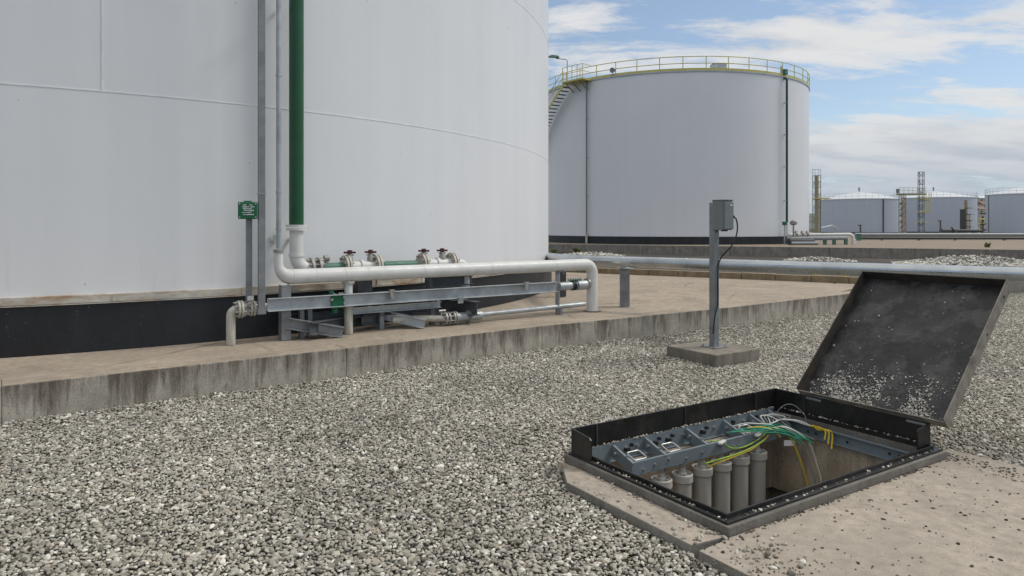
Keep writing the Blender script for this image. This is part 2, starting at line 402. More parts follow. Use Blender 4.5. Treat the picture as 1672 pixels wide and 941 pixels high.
# dike wall front edge, a gentle polyline
DIKE = [Vector((-16, -2.9, 0)), Vector((-4.23, 5.80, 0)), Vector((-1.8, 7.60, 0)), Vector((.40, 9.30, 0)), Vector((3.41, 11.33, 0)), Vector((6.80, 13.9, 0)), Vector((8.95, 15.55, 0)), Vector((22, 25.4, 0))]
def dike_side(x, y):                                       # >0 beyond the wall face
    best = None
    for a, b in zip(DIKE[:-1], DIKE[1:]):
        if a.x <= x <= b.x:
            t = (x-a.x)/(b.x-a.x); return y-(a.y+(b.y-a.y)*t)
    return 9 if x < 0 else -9 if y < 20 else 9
def gz(x, y):                                              # gravel level
    a, b = to_pit(x, y)
    d = math.hypot(max(0, abs(a-1.1)-1.6), max(0, abs(b-.2)-1.6))
    z = -.065+.06*min(1, d/3)
    z += .018*mnoise.noise(Vector((x*.5, y*.5, 3)))
    if y > 17: z -= .3*min(1, (y-17)/6)
    if y > 60: z += .25*min(1, (y-60)/40)
    return z

# ------------------------------------------------------------------ ground
def lines(lo, hi, fixed, fine0, fine1, step):
    ls = set(round(q, 4) for q in np.arange(fine0, fine1, step)); ls |= set(fixed)
    g = 1.0; q = fine0
    while q > lo: q -= g; g *= 1.5; ls.add(round(max(q, lo), 3))
    g = 1.0; q = fine1
    while q < hi: q += g; g *= 1.5; ls.add(round(min(q, hi), 3))
    return sorted(ls)
A = lines(-900, 1500, (.05, 2.28), -10, 18, .5); B = lines(-60, 1500, (.05, 1.39), -5, 16, .5)
A = [q for q in A if not (.05 < q < 2.28)]; B = [q for q in B if not (.05 < q < 1.39)]
g = MB(); vs = []; fs = []
for b in B:
    for a in A:
        p = pit(a, b); vs.append((p.x, p.y, gz(p.x, p.y)))
na = len(A)
for j in range(len(B)-1):
    for i in range(na-1):
        if A[i] == .05 and B[j] == .05: continue
        fs.append((j*na+i, j*na+i+1, (j+1)*na+i+1, (j+1)*na+i))
g.add(vs, fs, True)
struct(g.build('ground', 'ground', loc=(0,0,0)))

# ------------------------------------------------------------------ concrete yard of the near tank, its dike wall and the block wall
TIP = Vector((8.9, 15.6, 0))
WT = .30                                                   # dike wall thickness
def offset(poly, d):
    out = []
    for i, p in enumerate(poly):
        a = poly[max(i-1, 0)]; b = poly[min(i+1, len(poly)-1)]
        t = (b-a).normalized(); out.append(p+Vector((-t.y, t.x, 0))*d)
    return out
inner = offset(DIKE, WT)
w = MB()
for i in range(len(DIKE)-1):
    w.slab([DIKE[i], DIKE[i+1], inner[i+1], inner[i]], -.3, .33) if i < 6 else None
dk = w.build('dike_wall', 'dike', bevel=.012)
tag(dk, 'long low concrete dike wall with rain streaks between the gravel and the near tank', 'wall')
w = MB(); w.slab([DIKE[6]+Vector((.02, .015, 0)), DIKE[7], inner[7], inner[6]+Vector((.02, .015, 0))], -.3, .31)
tag(w.build('dike_wall', 'wall_far', bevel=.012), 'low grey concrete wall running off to the right behind the open hatch lid', 'wall')
yard = [inner[i]+Vector((-.002, .003, 0)) for i in range(0, 6)]+[Vector((8.2, 15.95, 0)), Vector((2.18, 20.0, 0)), Vector((-16, 31.5, 0)), Vector((-30, 31.5, 0)), Vector((-30, -2.9, 0))]
y_ = MB(); y_.slab(yard, -.3, .326)
struct(y_.build('pavement', 'yard'))
# block wall at the rear of the yard
bw = MB()
b0 = Vector((-8, 26.55, 0)); b1 = Vector((8.5, 15.78, 0)); L = (b1-b0).length; d = (b1-b0).normalized(); ya = math.atan2(d.y, d.x)
nb = int(L/.8)
for i in range(nb):
    c = b0+d*(L*(i+.5)/nb)+Vector((-d.y, d.x, 0))*.12
    bw.box((c.x, c.y, .08), (L/nb-.012, .22, .80+random.uniform(-.012, .012)), ya)
tag(bw.build('block_wall', 'block', bevel=.012), 'low sandy block wall at the rear edge of the near tank pavement', 'wall')

# ------------------------------------------------------------------ near storage tank
TC = Vector((-9.70, 16.62, 0)); TR = 10.55
def tank_pt(px, r=TR):                                     # first crossing of a picture column with the shell, plan
    m = (px-CX)/FPX
    a = m*m+1; b = -2*(m*TC.x+TC.y); c = TC.x**2+TC.y**2-r*r
    Y = (-b-math.sqrt(max(0, b*b-4*a*c)))/(2*a); return Vector((m*Y, Y, 0))
t1 = thing('storage_tank', 'huge white storage tank nearest the camera with black skirt, filling the left half', 'tank', (TC.x, TC.y, .33))
s = MB(); s.lathe(TC, [(TR, .86), (TR, 12.5)], 256)
s.build('shell', 'tank', t1)
MB().lathe(TC, [(TR, 12.5), (TR*.5, 13.2), (.01, 13.5)], 128).build('roof', 'tank_roof', t1)
for z in (3.1, 5.72, 8.3, 10.8):
    MB().ring_bar(TC, TR, z, .008, .013, 0, 2*math.pi, 256).build('weld_seam', 'weld', t1)
for px, z0, z1 in ((167, 3.1, 5.72), (400, 5.72, 8.3)):
    p = tank_pt(px, TR+.002)
    MB().box((p.x, p.y, (z0+z1)/2), (.013, .007, z1-z0-.02), math.atan2(p.y-TC.y, p.x-TC.x)+math.pi/2).build('weld_seam', 'weld' if px != 690 else 'tank', t1)
s = MB(); s.lathe(TC, [(TR+.0, .93), (TR+.055, .925), (TR+.055, .845), (TR+.0, .845)], 256, smooth=False)
bf = s.build('base_flange', 'flange_rust', t1)
for k in range(40):
    a = R(200)+k*R(3.6)
    MB().box(TC+Vector(((TR+.059)*math.cos(a), (TR+.059)*math.sin(a), .885)), (.012, .03, .075), a).build('clip', 'flange_rust', bf) if k % 2 == 0 else None
s = MB(); s.lathe(TC, [(TR+.02, .84), (TR+.075, .835), (TR+.075, .30)], 256)
s.build('foundation_ring', 'bitumen', t1)
MB().lathe(TC, [(TR+.10, .845), (TR+.10, .835), (TR-.3, .835)], 256, smooth=False).build('annular_plate', 'flange_rust', t1)
p = tank_pt(446, TR); q = (p-TC).normalized()
MB().cyl(p+Vector((0, 0, 1.50)), p+q*.10+Vector((0, 0, 1.50)), .05).build('nozzle', 'whitepipe', t1)
p = tank_pt(472, TR); q = (p-TC).normalized()
MB().cyl(p+Vector((0, 0, 1.49)), p+q*.2+Vector((0, 0, 1.49)), .022).build('bracket', 'whitepipe', t1)

# ------------------------------------------------------------------ pipework in front of the near tank
U0 = Vector((-3.11, 7.83, 0)); UA = R(35.25); U = Vector((math.cos(UA), math.sin(UA), 0)); UN = Vector((-math.sin(UA), math.cos(UA), 0))
def ln(px, off=0, z=0.):                                   # picture column crossing the pipe line (off = towards tank), at height z
    m = (px-CX)/FPX; o = U0+UN*off
    s_ = (m*o.y-o.x)/(U.x-m*U.y); p = o+U*s_; p.z = z; return p
def lz(px, py, off=0):
    p = ln(px, off); p.z = EYE-(py-HY)/FPX*p.y; return p
UP = Vector((0, 0, 1))
def flange(mb, c, d, r, t=.03, bolts=8):
    d = Vector(d).normalized(); mb.cyl(c-d*t/2, c+d*t/2, r, 24)
def bolts(mb, c, d, r, n=8, ln_=.07, br=.011):
    d = Vector(d).normalized(); ref = UP if abs(d.z) < .9 else Vector((1, 0, 0))
    a = d.cross(ref).normalized(); b = d.cross(a)
    for k in range(n):
        o = c+(a*math.cos(2*math.pi*k/n+.3)+b*math.sin(2*math.pi*k/n+.3))*r
        mb.tube([o-d*ln_/2, o+d*ln_/2], br, 6)

PZ = 1.062
t = thing('white_pipe', 'long white pipe running level before the near tank, elbowed down into the pavement', 'pipe', ln(967, 0, .33))
path = fillet([ln(455, 0, PZ)+UP*.30, ln(455, 0, PZ), ln(967, 0, PZ), ln(967, 0, .33)], .15, 10)
n_ = len(path)
MB().tube(path, [.046, .050, .053, .057, .062, .067, .072, .077, .082, .085]+[.088]*(n_-10), 24).build('pipe', 'whitepipe', t)
m = MB()
for px in (478, 515, 562, 600, 690, 800, 905): m.tube([ln(px, 0, PZ)-U*.006, ln(px, 0, PZ)+U*.006], .0905, 24)
m.build('weld_bead', 'whitepipe', t)
m = MB(); m.tube([ln(455, 0, PZ)+UP*.285, ln(455, 0, PZ)+UP*.32], .058, 20)
for k in range(3): pass
m.build('coupling', 'flange', t)
m = MB(); m.cyl(ln(967, 0, .33), ln(967, 0, .345), .14); m.build('base_collar', 'yard', t)
m = MB(); flange(m, lz(963, 463)-U*.06, U, .085, .03); bolts(m, lz(963, 463)-U*.06, U, .068); m.build('flange', 'flange', t)
m = MB(); m.cyl(lz(963, 463)-U*.06, lz(963, 463)+U*.1, .05); m.build('branch', 'whitepipe', t)
m = MB(); m.tube(fillet([ln(966, 0, PZ-.17)+U*.0, ln(966, 0, PZ-.175)], .01) if False else [ln(967, 0, .89), ln(967, 0, .882)], .0905, 24); m.build('weld_bead', 'whitepipe', t)

t = thing('riser_pipe', 'thin pale riser pipe climbing the near tank beside the wide green pipe', 'pipe', ln(455, 0, PZ)+UP*.32)
MB().tube([ln(455, 0, PZ)+UP*.33, ln(455, 0, 8.5)], .029, 16).build('pipe', 'galv', t)
m = MB()
for z in (1.62, 2.05, 3.4, 4.9): m.tube([ln(455, 0, z-.012), ln(455, 0, z+.012)], .035, 16)
m.build('joint', 'galv', t)
for z in (1.62, 4.3):
    m = MB(); m.bar(ln(455, .03, z), ln(455, .45, z), .03, .03); m.build('bracket', 'galv', t)

# leg under the white pipe with green clamp
t = thing('support_pipe', 'short aged white pipe leg with green clamp holding up the long white pipe', 'pipe support', ln(569, 0, .33))
MB().cyl(ln(569, 0, .33), ln(569, 0, .68), .054).build('lower_pipe', 'oldwhite', t)
MB().cyl(ln(569, 0, .78), ln(569, 0, .975), .050).build('upper_pipe', 'whitepipe', t)
m = MB(); flange(m, ln(569, 0, .668), UP, .066, .022); flange(m, ln(569, 0, .966), UP, .075, .03); bolts(m, ln(569, 0, .966), UP, .06, 6, .05); m.build('collar', 'oldwhite', t)
MB().cyl(ln(569, 0, .68), ln(569, 0, .78), .058).build('green_band', 'green_box', t)
m = MB(); c = lz(549, 492, -.03); m.box(c, (.17, .12, .17), UA); m.cyl(c+UP*.07-U*.06, c+UP*.12-U*.06, .03); m.cyl(c-U*.02-UP*.09, c-U*.02-UP*.14, .04)
gb = m.build('clamp_block', 'green_box', t, .012)
m = MB()
for du, dz in ((-.05, .09), (.02, .095), (.07, .05), (.075, -.02), (.05, .095), (-.08, .03)): m.cyl(c+U*du+UP*dz-UN*.055, c+U*du+UP*dz-UN*.08, .014, 8)
m.build('bolt', 'bolt', gb)
m = MB(); m.cyl(c+U*.08-UN*.01, c+U*.2-UN*.0, .025); m.build('stub', 'oldwhite', gb)

# green foam pipe with white foot and the valve run behind the white pipe
t = thing('green_pipe', 'wide dark green pipe climbing the near tank, white at its foot, with valves', 'pipe', ln(484, .235, 1.1))
g0 = ln(484, .235, 0)
VZ = 1.135; VO = .235
MB().cyl(g0+UP*1.66, g0+UP*9, .086, 24).build('upper_pipe', 'green', t)
MB().tube(fillet([g0+UP*1.62, g0+UP*VZ, ln(512, VO, VZ)], .16, 8), .082, 24).build('lower_pipe', 'whitepipe', t)
m = MB(); flange(m, g0+UP*1.655, UP, .125, .03); flange(m, g0+UP*1.615, UP, .118, .028); m.build('flange', 'whitepipe', t)
m = MB(); flange(m, g0+UP*1.30, UP, .093, .03); m.build('sleeve', 'whitepipe', t)
m = MB(); m.bar(g0+UP*1.5+UN*.08, g0+UP*1.5+UN*.42, .03, .03); m.build('bracket', 'oldwhite', t)
MB().cyl(ln(520, VO, VZ), ln(560, VO, VZ), .062).build('green_spool', 'green_dull', t)
MB().cyl(ln(625, VO, VZ), ln(680, VO, VZ), .062).build('green_spool', 'green_dull', t)
m = MB()
for px in (508, 520): flange(m, ln(px, VO, VZ), U, .135, .032)
for px in (508,): bolts(m, ln(px, VO, VZ)+U*.05, U, .105, 8, .2, .014)
m.build('flange', 'flange', t)
m = MB(); m.cyl(ln(533, VO, VZ+.05), ln(533, VO, VZ+.12), .025); m.cyl(ln(533, VO, VZ+.12)-U*.03, ln(533, VO, VZ+.12)+U*.03, .04); m.build('drain_plug', 'flange', t)
def valve(pa, pb, wa, wb):
    v = MB(); v.cyl(ln(pa, VO, VZ), ln(pb, VO, VZ), .072)
    mid = (ln(pa, VO, VZ)+ln(pb, VO, VZ))/2
    v.tube([mid-U*.02, mid+U*.02], .09, 20)
    vo = v.build('valve', 'whitepipe', t)
    f = MB()
    for px in (pa, pb): flange(f, ln(px, VO, VZ)-U*.02, U, .152, .026); flange(f, ln(px, VO, VZ)+U*.02, U, .152, .026)
    f.build('flange', 'oldwhite', vo)
    f = MB()
    for px in (pa, pb): bolts(f, ln(px, VO, VZ), U, .122, 8, .12, .015)
    f.build('bolt', 'flange', vo)
    for px in (wa, wb):
        c = ln(px, VO, VZ)
        f = MB(); f.tube([c+UP*.06, c+UP*.12, c+UP*.14, c+UP*.17], [.045, .045, .03, .03], 12)
        f.bar(c+UP*.15-U*.05, c+UP*.15+U*.05, .03, .02); f.build('bonnet', 'flange', vo)
        f = MB(); f.cyl(c+UP*.13, c+UP*.20, .014, 10); hub = c+UP*.185
        f.cyl(hub-UP*.02, hub+UP*.03, .03, 12)
        a = Vector((1, .12, 0)).normalized()
        f.tube([hub-a*.075, hub+a*.075], .013, 8); b = Vector((-a.y, a.x, 0)); f.tube([hub-b*.075, hub+b*.075], .013, 8)
        f.build('handwheel', 'red', vo)
    f = MB(); f.cyl(ln(pb, VO, VZ-.13), ln(pb, VO, VZ-.26), .015, 8); f.build('drain', 'galv', vo)
valve(565, 615, 571, 605)
valve(690, 738, 692, 722)
MB().tube(fillet([ln(742, VO, VZ), ln(760, VO, VZ), ln(760, VO, .80)], .1, 8), .06, 20).build('down_elbow', 'whitepipe', t)

# support frame: beam, legs, cross members
t = thing('pipe_support_frame', 'galvanised steel frame with long beam carrying pipes before the near tank', 'pipe support', ln(465, 0, .33))
BZ = .755
MB().channel(ln(437, -.09, BZ), ln(910, -.09, BZ), .06, .15, .01, flip=1).build('beam', 'galv', t, .004)
m = MB(); m.channel(ln(465, .0, .33), ln(465, .0, .97), .12, .11, .01, up=tuple(U)); m.build('leg', 'galv_dull', t, .003)
m = MB(); m.prof(ln(913, 0, .33), ln(913, 0, .975), [(-.045,-.04), (.045,-.04), (.045,.045), (.035,.045), (.035,-.03), (-.045,-.03)], up=tuple(U)); m.build('leg', 'galv', t, .003)
m = MB(); m.box(ln(913, 0, .972), (.14, .12, .01), UA); m.cyl(ln(909, -.03, .93), ln(909, -.03, .985), .012, 8); m.cyl(ln(920, -.03, .93), ln(920, -.03, .985), .012, 8); m.build('saddle', 'galv_dull', t)
m = MB(); m.ibeam(ln(716, .55, .545), ln(779, -.22, .545), .11, .19, .012); m.build('cross_beam', 'beam_dark', t, .003)
m = MB(); m.ibeam(ln(760, .1, .655)-U*.0, ln(735, .1, .655)-U*.0, .10, .03, .008); m.build('packer', 'galv', t)
m = MB(); m.ibeam(ln(640, .55, .46), ln(505, -.2, .46), .10, .15, .012); m.build('cross_beam', 'beam_dark', t, .003)
m = MB(); m.ibeam(ln(468, -.04, .53), ln(560, -.2, .385), .09, .13, .012); m.build('brace', 'galv_dull', t, .003)
m = MB(); m.ibeam(ln(600, .30, .56), ln(694, -.12, .385), .09, .12, .012); m.build('brace', 'galv', t, .003)
m = MB(); m.channel(ln(468, .1, .56), ln(700, .1, .56), .06, .10, .008); m.build('rear_beam', 'beam_dark', t, .003)
m = MB(); m.box(ln(592, .28, .90), (.20, .16, .18), UA); m.build('valve_stand', 'beam_dark', t, .004)
m = MB(); m.ibeam(ln(694, .2, .90), ln(770, .2, .90), .12, .13, .012); m.box(ln(700, .16, .90), (.05, .14, .15), UA); m.build('valve_stand', 'beam_dark', t, .004)
m = MB()
for px, z in ((716, .68), (752, .68), (757, .685), (805, .76), (640, .77), (880, .77), (750, .70)): m.tube([ln(px, -.125, z), ln(px, -.145, z)], .015, 6)
m.build('bolt', 'bolt', t)
m = MB(); m.box(ln(752, -.125, .67), (.08, .012, .10), UA); m.build('clip', 'galv', t)
m = MB(); m.channel(ln(472, .13, .70), ln(720, .13, .70), .05, .09, .008); m.build('rear_beam', 'galv_dull', t, .003)
m = MB(); m.ibeam(ln(672, .35, .50), ln(590, .10, .47), .09, .13, .012); m.build('cross_beam', 'beam_dark', t, .003)
m = MB(); m.channel(ln(575, .05, .60), ln(720, .05, .60), .05, .08, .008); m.build('rear_beam', 'galv', t, .003)
for px, o_ in ((622, .13), (705, .13)):
    m = MB(); m.bar(ln(px, o_, .33), ln(px, o_, .66), .07, .06, up=tuple(U)); m.build('leg', 'galv_dull', t)
for px in (640, 860):                                  # clamps along the beam
    m = MB(); m.box(ln(px, -.128, BZ+.03), (.05, .012, .10), UA); m.box(ln(px, -.10, BZ+.085), (.06, .07, .02), UA); m.build('beam_clamp', 'flange', t, .002)
# second small legs under the beam at left
for px in (492, 505):
    m = MB(); m.bar(ln(px, .02, .33), ln(px, .02, .70), .07, .05); m.build('leg', 'galv_dull', t)

# clamped stub from the beam end to the white pipe
t = thing('clamped_pipe', 'short grey pipe with green clamp joining the beam end to the white pipe', 'pipe', ln(918, 0, .60))
MB().cyl(ln(912, -.02, BZ-.005), ln(958, -.01, BZ-.005), .062).build('pipe', 'galv', t)
m = MB()
for px in (934, 937): m.tube([ln(px, -.02, BZ-.005)-U*.012, ln(px, -.02, BZ-.005)+U*.012], .075, 20)
m.build('clamp', 'rubber', t)
m = MB(); m.cyl(ln(941, -.02, BZ-.005), ln(956, -.02, BZ-.005), .075); m.build('sleeve', 'galv', t)
m = MB(); m.box(ln(938, -.02, BZ+.08), (.24, .05, .022), UA); m.build('saddle_strap', 'green_dull', t, .004)
m = MB()
for k in range(6): m.cyl(ln(928+k*4.2, -.04, BZ+.085), ln(928+k*4.2, -.04, BZ+.11), .012, 6)
m.build('bolt', 'bolt', t)

# lower galvanised pipe with flanged joint
t = thing('drain_pipe', 'thin galvanised drain pipe lying low under the beam, flanged at its left end', 'pipe', ln(740, -.05, .33))
MB().cyl(ln(786, -.03, .43), ln(955, 0, .452), .036).build('pipe', 'galv', t)
MB().cyl(ln(742, -.05, .42), ln(785, -.04, .425), .065).build('sleeve', 'galv', t)
MB().tube(smooth_path([ln(640, .1, .44), ln(700, 0, .435), ln(728, -.05, .42)]), .045).build('suction_pipe', 'oldwhite', t)
m = MB()
for px in (726, 731, 739, 743, 764): flange(m, ln(px, -.05, .42), U, .09, .022)
bolts(m, ln(733, -.05, .42), U, .075, 8, .2, .01); m.build('flange', 'flange', t)
m = MB(); m.cyl(ln(721, -.05, .45), ln(721, -.05, .53), .016, 8); m.tube([ln(716, -.06, .53), ln(727, -.06, .53)], .018, 8); m.build('cock', 'bolt', t)
for px in (722, 915):
    MB().box(ln(px, -.03, .37), (.05, .05, .09), UA).build('foot', 'galv_dull', t)

# bottom left elbow
t = thing('elbow_pipe', 'aged white elbow pipe with flanges coming out of the pavement at the frame’s left end', 'pipe', ln(377, 0, .33))
MB().tube(fillet([ln(377, 0, .33), ln(377, 0, .72), ln(392, 0, .72)], .07, 8), .05, 20).build('elbow', 'oldwhite', t)
MB().cyl(ln(392, 0, .72), ln(440, 0, .73), .042).build('pipe', 'whitepipe', t)
m = MB()
for px in (389, 394, 409, 414): flange(m, ln(px, 0, .72), U, .098 if px < 400 else .085, .022)
m.build('flange', 'oldwhite', t)
m = MB(); bolts(m, ln(391, 0, .72), U, .078, 8, .12, .012); bolts(m, ln(411, 0, .72), U, .068, 8, .1, .011); m.build('bolt', 'flange', t)
m = MB(); m.box(ln(402, 0, .72), (.10, .09, .13), UA); m.build('valve_body', 'flange', t, .012)

# green call box on its post
t = thing('call_box', 'small green box with white lettering on a thin grey post before the near tank', 'call box', ln(407, -.02, .76))
MB().bar(ln(406.5, -.02, .80), ln(406.5, -.02, 1.76), .045, .062, up=tuple(U)).build('post', 'galv_dull', t, .003)
m = MB(); m.cyl(ln(408, -.01, .73), ln(408, -.01, .84), .03); m.box(ln(408, -.01, .84), (.07, .07, .05), UA); m.build('post_foot', 'whitepipe', t, .004)
bc = lz(404.5, 344, -.06)
m = MB(); m.box(bc, (.205, .09, .19), R(20)); m.box(bc+UP*.10, (.09, .05, .02), R(20)); gb = m.build('box', 'green_box', t, .014)
fr = Vector((math.sin(R(20)), -math.cos(R(20)), 0)); rt = Vector((math.cos(R(20)), math.sin(R(20)), 0))
m = MB()
for sx in (-1, 1):
    for sz in (-1, 1): m.cyl(bc+fr*.044+rt*sx*.085+UP*sz*.075, bc+fr*.05+rt*sx*.085+UP*sz*.075, .009, 8)
m.build('screw', 'bolt', gb)
m = MB()
rows = [(.062, [(-.035, .03), (.03, .028)]), (.04, [(-.02, .075), (.045, .03)]), (.02, [(-.005, .09)]), (0., [(.0, .075), (.05, .02)]), (-.022, [(-.01, .10)]), (-.045, [(-.02, .06), (.04, .05)])]
for z, segs in rows:
    for x, w_ in segs:
        k = x-w_/2
        while k < x+w_/2:
            q = random.uniform(.006, .013); m.box(bc+fr*.0475+rt*(k+q/2)+UP*(z+random.uniform(-.002, .002)), (q, .004, random.uniform(.007, .014)), R(20)); k += q+.003
m.build('lettering', 'label', gb)

# tall galvanised post
t = thing('cable_channel', 'tall grey galvanised channel rising up the near tank from the beam’s left end', 'channel', ln(430, -.1, .70))
MB().bar(ln(427, -.10, .70), ln(427, -.10, 9.0), .045, .074, up=tuple(U)).build('channel', 'galv_dull', t, .003)
m = MB()
for z in (2.02, 4.6): m.box(ln(427, -.10, z), (.088, .055, .016), UA)
m.build('joint', 'galv', t)
m = MB(); m.box(ln(427, -.10, .69), (.09, .05, .06), UA); m.build('foot', 'galv_dull', t)

# ------------------------------------------------------------------ big aluminium clad pipe with its posts
t = thing('clad_pipe', 'long silver clad pipe crossing behind the open hatch lid on steel posts', 'pipe', on(1020, 501, .33))
a0 = at(1020, 427, 11.13); a1 = at(1640, 448, 8.28); dv = (a1-a0); dv.z = 0; zc = (a0.z+a1.z)/2
pa = Vector((a0.x, a0.y, zc))-dv.normalized()*6; pb = Vector((a1.x, a1.y, zc))+dv.normalized()*8
dvn = dv.normalized()
pk = at(955, 427, 11.95); pk = pa+dvn*(pk-pa).dot(dvn); pe = at(878, 421, 17.6); pe.z = zc-.16
MB().tube(fillet([pb, pk, pe], 1.2, 8), .084, 32).build('cladding', 'alu', t)
m = MB(); k = (pk-pa).dot(dvn)+.9
LP = (pb-pa).length
while k < LP: m.tube([pa+dvn*(k-.012), pa+dvn*(k+.012)], .0865, 32); k += 1.05
m.build('joint_band', 'alu', t)
hp = on(1020, 501, .33)
m = MB(); m.ibeam(Vector((hp.x, hp.y, .33)), Vector((hp.x, hp.y, zc-.13)), .15, .15, .012, up=tuple(Vector((.25, 1, 0)).normalized())); m.build('post', 'galv_dull', t, .003)
q = pk+(pe-pk)*.25+Vector((0, 0, 0))
m = MB(); m.ibeam(Vector((q.x, q.y, .33)), Vector((q.x, q.y, zc-.16)), .13, .13, .012, up=tuple(Vector((.25, 1, 0)).normalized())); m.build('post', 'beam_dark', t, .003)
for kk in (10.6, 15.5):
    q = pa+dvn*kk; zb = .33 if kk < 9 else 0
    m = MB(); m.ibeam(Vector((q.x, q.y, -.1)), Vector((q.x, q.y, zc-.13)), .10, .10, .01); m.build('post', 'beam_dark', t)
m = MB(); m.box((hp.x, hp.y, zc-.124), (.2, .2, .012), UA); m.box((hp.x, hp.y, zc-.105), (.1, .12, .06), math.atan2(dvn.y, dvn.x)); m.build('saddle', 'galv', t)

# yellow painted valve posts behind the block wall
for k, (px, lab) in enumerate(((1366, 'short yellow post behind the block wall, farther from the open lid'), (1412, 'short yellow post with green cap touching the open lid’s upper left edge'))):
    b_ = on(px, 463, .2); b_ = Vector((b_.x, b_.y+1.2, 0))
    t = thing('marker_post', lab, 'post', (b_.x, b_.y, -.1), 'yellow posts behind the block wall')
    MB().cyl(Vector((b_.x, b_.y, -.1)), Vector((b_.x, b_.y, .62)), .09).build('post', 'yellow', t)
    MB().cyl(Vector((b_.x, b_.y, .62)), Vector((b_.x, b_.y, .68)), .10).build('cap', 'green_box' if k else 'yellow', t)

# ------------------------------------------------------------------ control box on post and its pad
pc = (on(1169, 598, 0)+on(1084, 580, 0)*0+Vector((0, 0, 0)))
nc = Vector((2.41, 8.27, 0)); S = .80
pdc = nc+(E1+E2)*S/2
m = MB(); m.box((pdc.x, pdc.y, .04), (S, S, .18), PA)
tag(m.build('concrete_pad', 'pad', bevel=.012), 'square concrete pad on the gravel carrying the control box post', 'concrete pad')
t = thing('control_box_post', 'grey green control box on a steel post bolted to the square concrete pad', 'control box', (pdc.x, pdc.y, .13))
pp = at(1166, 566, pdc.y); pp = Vector((pp.x, pp.y, .13))
MB().box((pp.x, pp.y, .136), (.24, .24, .012), PA).build('base_plate', 'galv_dull', t, .002)
m = MB()
for sx in (-1, 1):
    for sy in (-1, 1):
        q = pp+E1*sx*.095+E2*sy*.095; m.cyl(q+UP*.01, q+UP*.04, .013, 6)
m.build('anchor_bolt', 'bolt', t)
MB().channel(pp+UP*.014, pp+UP*1.82, .085, .085, .008, up=tuple(E1)).build('post', 'galv_dull', t, .003)
bc = pp+E1*.035-E2*.10+UP*(1.785-.13+.005)
bc.z = 1.79
m = MB(); m.box(bc, (.17, .17, .37), PA); bx = m.build('box', 'box', t, .006)
m = MB(); m.box(bc+UP*.188-E2*.005, (.185, .19, .012), PA); m.build('top_edge', 'box', bx, .003)
m = MB(); m.box(bc-E2*.098+UP*-.005, (.162, .026, .335), PA); m.build('door', 'box', bx, .006)
m = MB(); m.box(bc-E2*.1125+UP*.125+E1*.035, (.035, .003, .018), PA); m.build('label_plate', 'label', bx)
m = MB(); m.box(bc-E2*.03-UP*.193, (.06, .06, .016), PA); m.cyl(bc+E1*.078-E2*.10-UP*.02, bc+E1*.095-E2*.10-UP*.02, .02, 10); m.build('gland', 'rubber', bx)
c0 = bc+E1*.088-E2*.10-UP*.02
cab = smooth_path([c0, c0+E1*.05-UP*.03, c0+E1*.075-UP*.12, c0+E1*.05-UP*.24, c0-E1*.02+E2*.02-UP*.37, pp+E1*.06-E2*.055+UP*1.12, pp-E2*.06+UP*.95, pp-E2*.058+UP*.55, pp-E2*.06-E1*.05+UP*.42, pp-E2*.06-E1*.09+UP*.18], 8)
MB().tube(cab, .009, 8).build('cable', 'rubber', t)

# ------------------------------------------------------------------ vault, hatch frame and lid
V0a, V1a, V0b, V1b = .085, 2.235, .085, 1.395
v = MB()
def rect(a0, a1, b0, b1, z): return [pit(a0, b0, z), pit(a1, b0, z), pit(a1, b1, z), pit(a0, b1, z)]
o = MB(); zt, zb = -.012, -1.5
def ringprism(mb, A0, A1, B0, B1, a0, a1, b0, b1, z0, z1):
    ov = [(A0, B0), (A1, B0), (A1, B1), (A0, B1)]; iv = [(a0, b0), (a1, b0), (a1, b1), (a0, b1)]
    vs = [pit(x, y, z) for z in (z0, z1) for q in (ov, iv) for x, y in q]
    fs = []
    for i in range(4):
        j = (i+1) % 4
        fs += [(8+i, 8+j, 12+j, 12+i), (i, 4+i, 4+j, j), (i, j, 8+j, 8+i), (4+i, 12+i, 12+j, 4+j)]
    mb.add(vs, fs); return mb
t = thing('concrete_vault', 'open concrete pit under the hatch holding the grey canisters', 'pit', pit(1.165, .72, -1.5))
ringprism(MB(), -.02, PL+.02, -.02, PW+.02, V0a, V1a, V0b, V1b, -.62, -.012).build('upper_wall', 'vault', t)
ringprism(MB(), -.02, PL+.02, -.02, PW+.02, V0a-.05, V1a+.05, V0b-.05, V1b+.05, -1.5, -.624).build('lower_wall', 'pad', t)  # darker concrete puts the shade deep in the pit into the colour
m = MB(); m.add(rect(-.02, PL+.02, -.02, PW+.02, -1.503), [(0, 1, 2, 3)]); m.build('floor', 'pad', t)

t = thing('access_hatch', 'black steel hatch frame in the gravel with its lid leaning open', 'hatch', pit(1.165, .72, 0))
